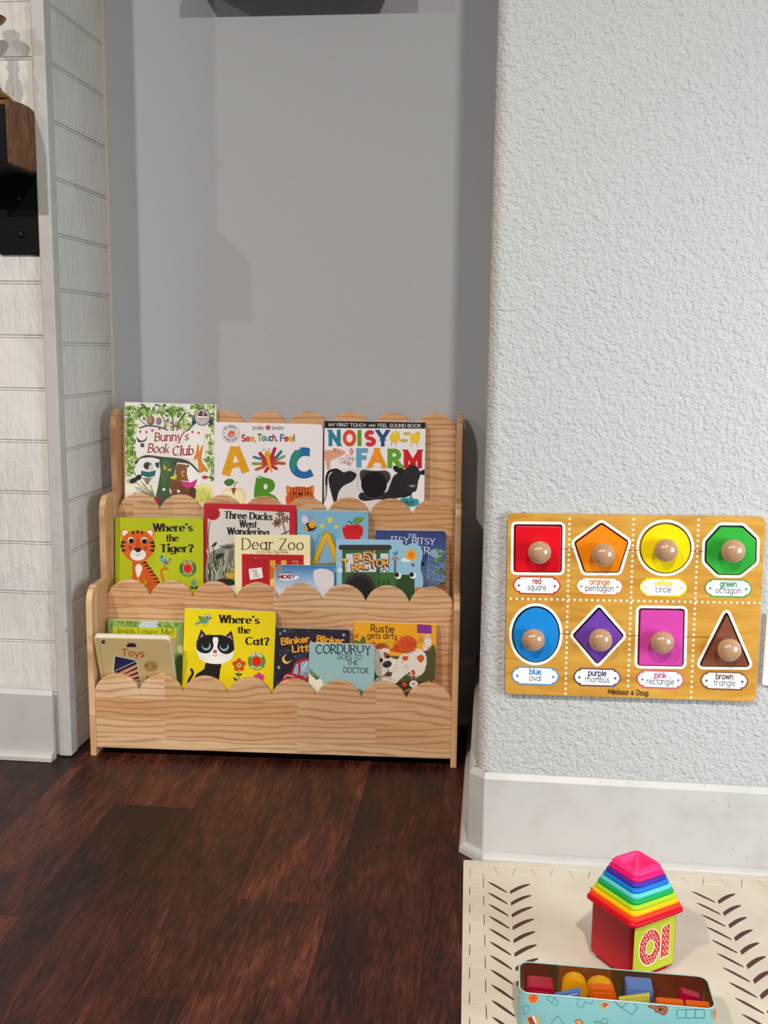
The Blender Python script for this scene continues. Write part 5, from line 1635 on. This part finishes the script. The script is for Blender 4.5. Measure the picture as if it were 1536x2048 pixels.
a = book('zoo', 'board_book', 'cream board book with a red crate on its cover', '#e9dfb0', 400, 1000, 6.4, rc=0.006)
a.poly('#b3101e', [(533, 692), (1328, 705), (1325, 1400), (540, 1400)]); a.poly('#7c0c18', [(540, 762), (1328, 772), (1328, 778), (540, 768)])
for x in (605, 680, 752, 825):
    a.line('#6a0a14', [(x, 770), (x + 2, 1300)], 5, up=False)
for x0, x1 in ((895, 965), (1038, 1106)):
    a.r('#e0a024', x0, 772, x1, 1400)
a.r('#d8a070', 1185, 780, 1252, 860); a.blob('#8a4a2a', [(1190, 795), (1240, 790), (1240, 830), (1195, 828)]); a.blob('#b8681c', [(897, 860), (925, 850), (945, 900), (935, 990), (905, 1010)]); a.r('#e6c87c', 898, 1010, 962, 1100); a.line('#6a0a14', [(672, 862), (712, 745), (748, 855)], 5); a.e('#e8e0d0', 713, 744, 6)
a.poly('#ebe6e2', [(620, 884), (788, 864), (806, 996), (640, 1024)])
a.build('cover_picture')
a.text('Dear Zoo', 535, 632, 138, '#4a3618', 'serif', .115, fit=792, rot=.6, thin=.04, nib=8, track=.17); a.text('A Lift-the-Flap Book', 728, 684, 36, '#54452c', 'serif', .14, fit=400, thin=.05, nib=8)
a.build('cover_title')
a.text('FROM', 665, 926, 30, '#2c1c1a', 'round', .13, fit=72, rot=-8); a.text('THE', 685, 955, 26, '#2c1c1a', 'round', .13, fit=50, rot=-8); a.text('ZOO', 680, 994, 36, '#2c1c1a', 'round', .13, fit=82, rot=-6)
a.build('sign_lettering')

gm = grad('sky_print', [(0.0, '#cfcfd8'), (0.45, '#d6dbe6'), (0.72, '#8fb8dc'), (1.0, '#2f78b8')], 0.1074, 0.05)
a = book('sky', 'board_book', 'small sky-blue book in front of the cream board book', gm, 540, 1010, 6.982, rc=0.0015, back='#b8c4d2', spine='#b8c4d2', ct=0.0012)
a.blob('#e2e8f0', [(110, 1000), (180, 960), (300, 965), (410, 1010), (330, 1045), (170, 1050)]); a.blob('#8f8678', [(65, 880), (110, 850), (170, 860), (160, 920), (110, 950), (70, 920)])
a.build('cloud_picture')
a.blob('#d8d3da', [(610, 930), (690, 890), (800, 900), (885, 960), (890, 1090), (800, 1180), (700, 1160), (620, 1060)])
a.build('cover_picture')
a.text('Junior', 185, 952, 30, '#7a2a4a', 'round', .2, fit=105, slant=.2); a.text('MICKEY', 110, 1026, 48, '#c9b8c4', 'round', .36, fit=240, slant=.1); a.text('MICKEY', 110, 1024, 46, '#8c1c3c', 'round', .26, fit=240, slant=.1)
a.build('cover_title')

ol = [(44, 162), (60, 152), (860, 162), (885, 180), (905, 215), (940, 235), (1010, 208), (1080, 215), (1130, 250), (1155, 310), (1152, 380), (1130, 470), (1130, 540), (1160, 640), (1162, 720), (1150, 780), (1100, 1105), (50, 1095)]
a = book('tract', 'board_book', 'shaped board book with a green tractor with eyes', '#8fbfdc', 665, 1055, 6.4, outline=ol)
a.r('#2c5a2a', 125, 250, 725, 1150); a.r('#2f2a2a', 78, 222, 758, 288, 33); a.r('#c4d2e0', 172, 335, 560, 570, 14); a.r('#c4d2e0', 612, 332, 715, 580, 6)
a.r('#37662a', 560, 575, 830, 1150); a.r('#2c5a2a', 120, 575, 610, 1150); a.r('#24441f', 815, 605, 1050, 1150); a.r('#6a6a68', 786, 400, 818, 610); a.poly('#8f8d88', arc(803, 415, 50, 52, 180, 360, 10)); a.blob('#3a7aa0', [(755, 310), (790, 330), (820, 300), (838, 310), (825, 345), (790, 352)])
a.e('#2c2626', 345, 820, 215, 240, 0, 36); a.e('#0a0909', 345, 825, 175, 200, 0, 36)
for q in range(12):
    a.line('#3a3434', [(345 + 185 * math.cos(q * .52), 822 + 210 * math.sin(q * .52)), (345 + 214 * math.cos(q * .52), 822 + 238 * math.sin(q * .52))], 18, up=False)
for x in (600, 658, 716):
    a.r('#1c3c1a', x - 14, 680, x + 14, 735, 13)
a.line('#201c1c', arc(662, 570, 30, 40, 180, 360, 8), 12)
for x, y in ((840, 618), (1030, 615)):
    a.e('#eceae6', x, y, 42, 42); a.e('#0c0c0c', x - 16, y - 12, 28, 30)
a.line('#12240f', arc(960, 820, 40, 46, 10, 120, 8), 10); a.poly('#e8a81c', star(1005, 352, 84, 66, k=14)); a.e('#e07a14', 1008, 352, 44); a.blob('#e6e6ea', [(880, 415), (920, 390), (960, 410), (1000, 420), (980, 440), (900, 435)]); a.line('#7a2a50', [(1010, 470), (1050, 490)], 16); a.line('#7a2a50', [(1035, 465), (1025, 500)], 14); a.blob('#c4dcec', [(60, 545), (95, 515), (125, 535), (125, 570), (90, 575)]); a.r('#b87a3a', 1050, 765, 1200, 830)
a.build('cover_picture')
for dx, dy, c, wt_ in ((-10, 10, '#4f86b0', .42), (-7, 8, '#2a2030', .36), (0, 0, '#e2a04a', .24)):
    a.text('BUSY', 278 + dx, 432 + dy, 92, c, 'round', wt_, fit=290, rot=-9, jig=.03); a.text('T', 122 + dx, 572 + dy, 156, '#e4b02a' if dx == 0 else c, 'round', wt_ * .8, fit=110, rot=-5); a.text('RACTOR', 248 + dx, 556 + dy, 88, c, 'round', wt_, fit=490, rot=-9, jig=.03)
a.build('cover_title')

# ---- bottom tier
a = book('jesus', 'board_book', 'green padded board book with a yellow title band, half hidden behind the beige book', '#8fa85a', 180, 1230, 7.68, rc=0.006, hinge=0.006, pages=mat('cream_pages', '#d8cfa8', .7))
a.blob('#b8c8d4', [(780, 100), (1040, 100), (1010, 150), (1040, 190), (760, 190), (775, 140)]); a.k += 1
for i in range(60):
    x = rnd.choice([rnd.uniform(300, 760), rnd.uniform(1040, 1430)]); y = rnd.uniform(95, 190)
    a.e(rnd.choice(['#6f9440', '#86a850', '#5c8038', '#9ab45e']), x, y, rnd.uniform(15, 34), rnd.uniform(12, 22), rnd.uniform(0, 90), 9, up=False)
a.blob('#7a9a5a', [(1330, 300), (1440, 150), (1440, 900), (1290, 900), (1310, 700)]); a.blob('#3f5f34', [(1290, 720), (1430, 640), (1430, 1100), (1280, 1100)]); a.blob('#c2bf94', [(1350, 470), (1430, 490), (1420, 600), (1350, 560)]); a.poly('#b08a6a', [(1240, 270), (1350, 270), (1300, 560), (1260, 560)])
a.poly('#b8bc1c', [(355, 175), (1320, 208), (1320, 362), (345, 330)])
a.build('cover_picture')
a.text('Jesus Loves Me!', 392, 292, 92, '#2c2c18', 'serif', .10, fit=885, rot=1.4, thin=.045, nib=8); a.build('cover_title')

a = book('toys', 'board_book', 'beige board book leaning forward over the scalloped rail at the left', '#c6ae78', 180, 1230, 7.68, rc=0.010, hinge=0.0095, inset=0.0015, back='#cbb786')
a.e('#171412', 203, 412, 32, 28); a.line('#c6b58c', [(190, 405), (220, 412)], 6); a.r('#1c1a2c', 565, 450, 708, 492, 10); a.r('#3a3648', 580, 430, 690, 455, 6)
a.poly('#e8dcc8', [(380, 622), (722, 700), (775, 1060), (560, 1010), (345, 870)]); a.poly('#23245c', [(388, 632), (712, 702), (362, 866)]); a.poly('#2c2034', [(388, 632), (470, 745), (362, 866)]); a.poly('#26282c', [(365, 872), (712, 712), (768, 1040), (600, 990)])
for i in range(4):
    y = i * 74
    a.poly('#d8957a', [(440 + i * 60, 885 + i * 38), (722 + i * 10, 752 + y), (726 + i * 10, 792 + y), (500 + i * 60, 912 + i * 38)], up=False)
a.k += 1
a.e('#a8844a', 940, 788, 110, 82); a.e('#ecdcb8', 1110, 905, 60, 16)
for x, y in ((855, 782), (880, 772), (960, 788), (990, 800)):
    a.e('#6a4a24', x, y, 13, 12, n=10, up=False)
a.e('#d8b46a', 925, 790, 14, 10); a.blob('#14100e', [(870, 955), (890, 950), (930, 985), (925, 1000), (885, 1000)])
a.build('cover_picture')
a.text('Toys', 478, 622, 100, '#b0401c', 'round', .14, fit=355, rot=3); a.build('cover_title')

a = book('cat', 'board_book', 'yellow board book with a black and white cat', '#e3cd06', 355, 1210, 7.314, rc=0.007, inset=0.0008, back='#8f8a20')
a.poly('#6a8f90', smooth([(400, 150), (440, 125), (480, 150), (475, 200), (430, 265), (360, 265), (300, 280), (290, 300), (260, 260), (330, 230)], True)); a.blob('#88a0a0', [(420, 140), (450, 132), (476, 165), (440, 190), (415, 175)]); a.poly('#5f8f3a', smooth([(315, 150), (410, 195), (415, 235), (370, 248), (322, 215)], True)); a.poly('#1c1818', [(475, 172), (510, 185), (478, 205)]); a.e('#e8e8e0', 440, 165, 26, 22); a.e('#101010', 440, 172, 18, 13); a.line('#3a3420', [(375, 268), (395, 312)], 6); a.line('#3a3420', [(415, 265), (438, 300)], 6)
a.build('bird_picture')
bk_ = '#16120f'
a.curve(bk_, [(205, 935), (225, 1000), (170, 1100), (165, 1180)], 36); a.blob(bk_, [(430, 840), (630, 850), (625, 960), (610, 1100), (600, 1250), (250, 1250), (250, 1080), (290, 1000), (390, 930)])
a.poly(bk_, [(350, 350), (440, 460), (300, 560), (300, 480)]); a.poly(bk_, [(795, 370), (830, 540), (690, 460)]); a.poly('#c05a86', [(355, 405), (405, 460), (330, 490)]); a.poly('#c05a86', [(785, 420), (795, 505), (725, 470)])
a.poly('#ece8e0', smooth([(280, 620), (300, 500), (420, 440), (560, 432), (700, 445), (815, 510), (835, 640), (790, 780), (680, 845), (550, 858), (420, 835), (320, 770)], True, 8))
a.poly(bk_, smooth([(280, 600), (295, 505), (400, 445), (500, 432), (522, 470), (530, 600), (470, 690), (380, 700), (300, 660)], True, 8)); a.poly(bk_, smooth([(605, 432), (720, 455), (812, 510), (832, 600), (825, 660), (740, 712), (640, 690), (580, 600), (598, 480)], True, 8)); a.poly(bk_, [(480, 433), (640, 434), (640, 470), (480, 470)]); a.poly('#ece8e0', smooth([(555, 465), (600, 500), (585, 600), (600, 690), (520, 690), (535, 600), (518, 500)], True, 8))
for x, y in ((425, 595), (687, 605)):
    a.e('#7da3ad', x, y, 66, 66); a.e('#0c0a0a', x - 8 if x < 500 else x - 5, y - 18, 52, 50); a.e(bk_, x - (14 if x < 500 else 8), y - 48, 60, 42)
a.e('#b8506a', 553, 676, 32, 28); a.line(bk_, arc(550, 715, 28, 28, 10, 170, 8), 7); a.k += 1
for q in (((470, 705), (360, 735)), ((480, 715), (350, 775)), ((500, 725), (390, 800)), ((620, 705), (780, 745)), ((620, 715), (770, 785)), ((610, 725), (740, 805))):
    a.line('#b0a8a0', list(q), 3, up=False)
a.build('cat_picture')
for q in range(5):
    a.e('#cc3a1c', 903 + 62 * math.cos(math.radians(q * 72 - 90)), 872 + 62 * math.sin(math.radians(q * 72 - 90)), 38, 38)
a.e('#8a9430', 903, 878, 44); a.k += 1
for q in range(8):
    a.e('#e0d860', 903 + 26 * math.cos(q * .8), 878 + 26 * math.sin(q * .8), 7, n=8, up=False)
a.line('#2c4a1c', [(900, 955), (896, 1130)], 11); a.blob('#2c4a1c', [(850, 990), (895, 1005), (885, 1030), (860, 1020)]); a.blob('#2c4a1c', [(945, 995), (905, 1005), (910, 1030), (935, 1025)]); a.blob('#2c4a1c', [(820, 1050), (880, 1085), (880, 1125), (835, 1095)]); a.blob('#2c4a1c', [(975, 1060), (910, 1085), (910, 1120), (950, 1090)])
a.build('flower_picture')
for q in range(5):
    a.e('#cf3a78', 1195 + 48 * math.cos(math.radians(q * 72 - 90)), 1060 + 44 * math.sin(math.radians(q * 72 - 90)), 36, 34)
a.e('#b82468', 1195, 1066, 32); a.e('#e07aa0', 1195, 1070, 14)
a.build('flower_picture')
a.e('#5c8a34', 1160, 820, 130, 130, 0, 32); a.e('#b8904a', 1160, 820, 72, 74, 0, 28); a.e('#e0140c', 1160, 820, 66, 68, 0, 28)
a.text('Felt flaps', 1160, 820, 42, '#f0ecd8', 'round', .2, arcr=(88, -52), fit=160); a.text('and a mirror', 1160, 820, 34, '#f0ecd8', 'round', .2, arcr=(-114, 232), fit=190)
a.build('cover_picture')
a.text("Where's", 605, 252, 108, '#241210', fit=600, rot=1.8, **DID); a.text('the', 872, 405, 94, '#241210', fit=200, rot=1.5, **DID); a.text('Cat?', 992, 572, 108, '#241210', fit=352, rot=1.6, **DID)
a.build('cover_title')

a = book('blink', 'board_book', 'dark night-sky board book with a red car and moon', '#201d2c', 545, 1240, 6.982, rc=0.007, pages=mat('grey_pages', '#b8b0a8', .7))
a.blob('#322f40', [(60, 150), (200, 130), (330, 160), (200, 180)]); a.blob('#2e2c3e', [(80, 420), (200, 390), (240, 460), (140, 480)]); a.blob('#34324a', [(300, 500), (420, 470), (480, 540), (330, 560)]); a.blob('#2a2232', [(500, 200), (640, 180), (760, 230), (600, 260)])
for x, y, r_ in ((170, 152, 26), (107, 188, 24), (995, 208, 34), (86, 662, 34), (60, 870, 10), (240, 140, 9), (500, 158, 10), (815, 160, 9), (470, 468, 11), (105, 490, 11), (220, 420, 8), (320, 510, 8), (40, 740, 10)):
    a.poly('#c9cbd8', star(x, y, r_, r_ * .25, rnd.uniform(0, 40)), up=False)
a.k += 1
a.poly('#e2b35c', arc(205, 545, 72, 68, 100, 380, 18)[0:] if False else smooth([(200, 478), (145, 510), (133, 560), (165, 605), (215, 608), (268, 558), (215, 582), (175, 560), (168, 520)], True))
a.poly('#a81c28', smooth([(160, 800), (185, 750), (260, 725), (300, 620), (360, 560), (480, 532), (620, 540), (700, 640), (780, 720), (860, 760), (870, 900), (150, 900)], True)); a.poly('#8fb0c4', [(282, 745), (325, 620), (360, 600), (362, 768)]); a.poly('#8fb0c4', [(392, 590), (480, 565), (560, 570), (560, 780), (385, 770)]); a.line('#e2e8ec', [(410, 700), (480, 600)], 12); a.line('#d8c0c0', smooth([(160, 810), (200, 775), (300, 790)], False), 14); a.e('#7d8a98', 460, 770, 34, 44)
a.build('cover_picture')
bb = dict(pen='round', jig=.02)
for dx, c, wt_ in ((-5, '#5a2c10', .30), (0, '#e2a02a', .22)):
    a.text('Blinker,', 122 + dx, 345, 88, c, wt=wt_, fit=430, rot=-6, **bb); a.text('Blinker', 612 + dx, 305, 88, c, wt=wt_, fit=390, rot=5, **bb); a.text('Little', 275 + dx, 448, 88, c, wt=wt_, fit=350, rot=-4, **bb)
a.build('cover_title')

a = book('cord', 'board_book', 'small pale blue board book with dark brushed lettering, at the front of the bottom tier', '#93b9bd', 545, 1240, 6.982, rc=0.008)
a.blob('#e6e0cc', [(490, 720), (520, 740), (620, 810), (700, 860), (720, 1200), (490, 1200)]); a.blob('#6a8a50', [(490, 665), (540, 690), (600, 750), (660, 800), (630, 830), (560, 790), (500, 720)]); a.blob('#4a6a3c', [(560, 770), (640, 810), (610, 835)]); a.blob('#5a7a60', [(1190, 970), (1280, 1000), (1300, 1080), (1200, 1060)])
a.build('cover_picture')
dk = '#2c3c40'
a.text('CORDURO', 600, 468, 118, dk, 'serif', .15, fit=680, rot=-1, thin=.09, nib=30, jig=.02); a.text('Y', 1285, 480, 130, dk, 'serif', .15, fit=90, slant=-.02, thin=.09, nib=30); a.text('GOES TO', 905, 545, 66, dk, 'round', .14, fit=345, rot=1); a.text('THE', 1035, 625, 62, dk, 'round', .14, fit=160, rot=1); a.text('DOCTOR', 988, 728, 72, dk, 'round', .15, fit=352, rot=3)
a.build('cover_title')

a = book('rust', 'picture_book', 'orange picture book with a shaggy white puppy, right end of the bottom tier', '#e6a31a', 695, 1235, 8.084, rc=0.001, hinge=0.0, spine='#d08c14')
a.poly('#84308c', [(1125, 108), (1362, 125), (1360, 262), (1125, 250)]); a.blob('#5a6a34', [(110, 400), (150, 365), (200, 390), (230, 310), (270, 305), (300, 370), (290, 420), (400, 420), (440, 470), (440, 700), (110, 700)]); a.poly('#c05a24', [(120, 290), (185, 250), (170, 320), (125, 350)]); a.poly('#c8502a', [(395, 375), (460, 400), (450, 440), (405, 430)]); a.blob('#b0a838', [(615, 420), (650, 375), (710, 375), (670, 425)])
a.blob('#4a4c2e', [(1280, 520), (1340, 480), (1420, 510), (1430, 1320), (700, 1320), (440, 1100), (430, 700), (620, 620), (900, 620)]); a.blob('#3a2a22', [(440, 1000), (800, 1040), (1100, 1020), (1300, 1080), (1300, 1320), (440, 1320)])
wh = '#ddd6cc'
def fur(col, cx, cy, rx, ry, n, L, w, seed):
    r_ = random.Random(seed)
    a.k += 1
    for i in range(n):
        t = r_.uniform(0, 2 * PI); s_ = r_.uniform(.6, 1.0)
        x, y = cx + rx * s_ * math.cos(t), cy + ry * s_ * math.sin(t)
        t += r_.uniform(-.5, .5)
        a.poly(col, [(x - w * math.sin(t), y + w * math.cos(t)), (x + L * math.cos(t), y + L * math.sin(t)), (x + w * math.sin(t), y - w * math.cos(t))], up=False)
a.blob(wh, [(1220, 480), (1250, 290), (1330, 280), (1360, 400), (1320, 500), (1250, 540)]); fur('#a87a50', 1300, 400, 70, 110, 30, 40, 7, 1)
a.blob(wh, [(1000, 560), (1120, 500), (1240, 560), (1280, 700), (1220, 900), (1100, 950), (1010, 880), (850, 1000), (780, 1060), (700, 1000), (760, 800), (850, 620)]); fur('#8f8578', 1080, 740, 190, 220, 70, 38, 5, 2); fur('#efe9e0', 1080, 740, 190, 220, 90, 40, 6, 3)
a.blob(wh, [(1010, 720), (1090, 640), (1240, 680), (1250, 850), (1160, 940), (1050, 930), (1000, 820)]); a.blob('#c8551c', [(880, 640), (960, 620), (985, 670), (920, 700)]); a.blob('#c8551c', [(1120, 640), (1200, 600), (1240, 660), (1190, 730), (1140, 690)]); a.blob('#c05020', [(1030, 860), (1075, 850), (1100, 910), (1060, 930)])
a.blob(wh, [(460, 500), (560, 470), (660, 500), (700, 640), (820, 690), (830, 780), (760, 860), (650, 900), (560, 945), (470, 930), (435, 800), (440, 640)]); fur('#a89a88', 620, 780, 190, 140, 50, 30, 5, 4); fur('#f0eae2', 600, 740, 170, 150, 70, 36, 6, 5); a.blob('#9a5a2c', [(590, 560), (660, 580), (700, 640), (620, 660), (585, 620)])
a.blob('#a8481c', [(460, 460), (560, 430), (640, 450), (600, 490), (480, 510)]); fur('#8a3a18', 560, 465, 110, 30, 40, 44, 7, 6)
a.blob('#c8481c', [(690, 510), (830, 420), (900, 330), (980, 290), (1080, 340), (1110, 430), (1060, 540), (960, 570), (820, 560), (720, 545)]); fur('#d8602a', 950, 440, 150, 120, 90, 56, 9, 7); fur('#a8340f', 930, 450, 170, 120, 60, 50, 6, 8)
a.e('#2a2830', 640, 755, 76, 54, -14); a.e('#5a5860', 620, 735, 20, 12, -20); a.e('#1a1614', 545, 690, 26, 34); a.e('#1a1614', 655, 635, 30, 20); a.curve('#3a2420', [(650, 830), (660, 880), (610, 920)], 10); a.blob('#7a2a2a', [(610, 910), (660, 870), (690, 900), (640, 930)])
a.blob(wh, [(470, 980), (600, 950), (700, 960), (760, 1040), (740, 1100), (450, 1100)]); fur('#8f8578', 620, 1020, 140, 70, 40, 34, 5, 9); a.e(wh, 1070, 1075, 70, 60); a.e('#4a4038', 1065, 1080, 28, 24); a.e(wh, 1065, 1085, 20, 16)
a.poly('#d8502c', star(920, 1080, 62, 22, 10)); a.poly('#b03a3a', star(1040, 985, 40, 16, 30)); a.blob('#7a7a34', [(910, 1190), (980, 1150), (1040, 1150), (980, 1200)]); a.blob('#c85a30', [(1280, 1030), (1330, 1020), (1330, 1060)]); a.blob('#c85a30', [(1370, 1020), (1410, 1010), (1410, 1050)]); a.blob('#c8843a', [(1130, 380), (1180, 310), (1210, 350), (1170, 400)])
a.build('cover_picture')
a.text('Rustie', 372, 225, 112, '#3a1c18', 'round', .13, fit=385, rot=2, jig=.03); a.text('gets dirty', 315, 330, 92, '#3a1c18', 'round', .12, fit=490, rot=2, jig=.03)
a.build('cover_title')
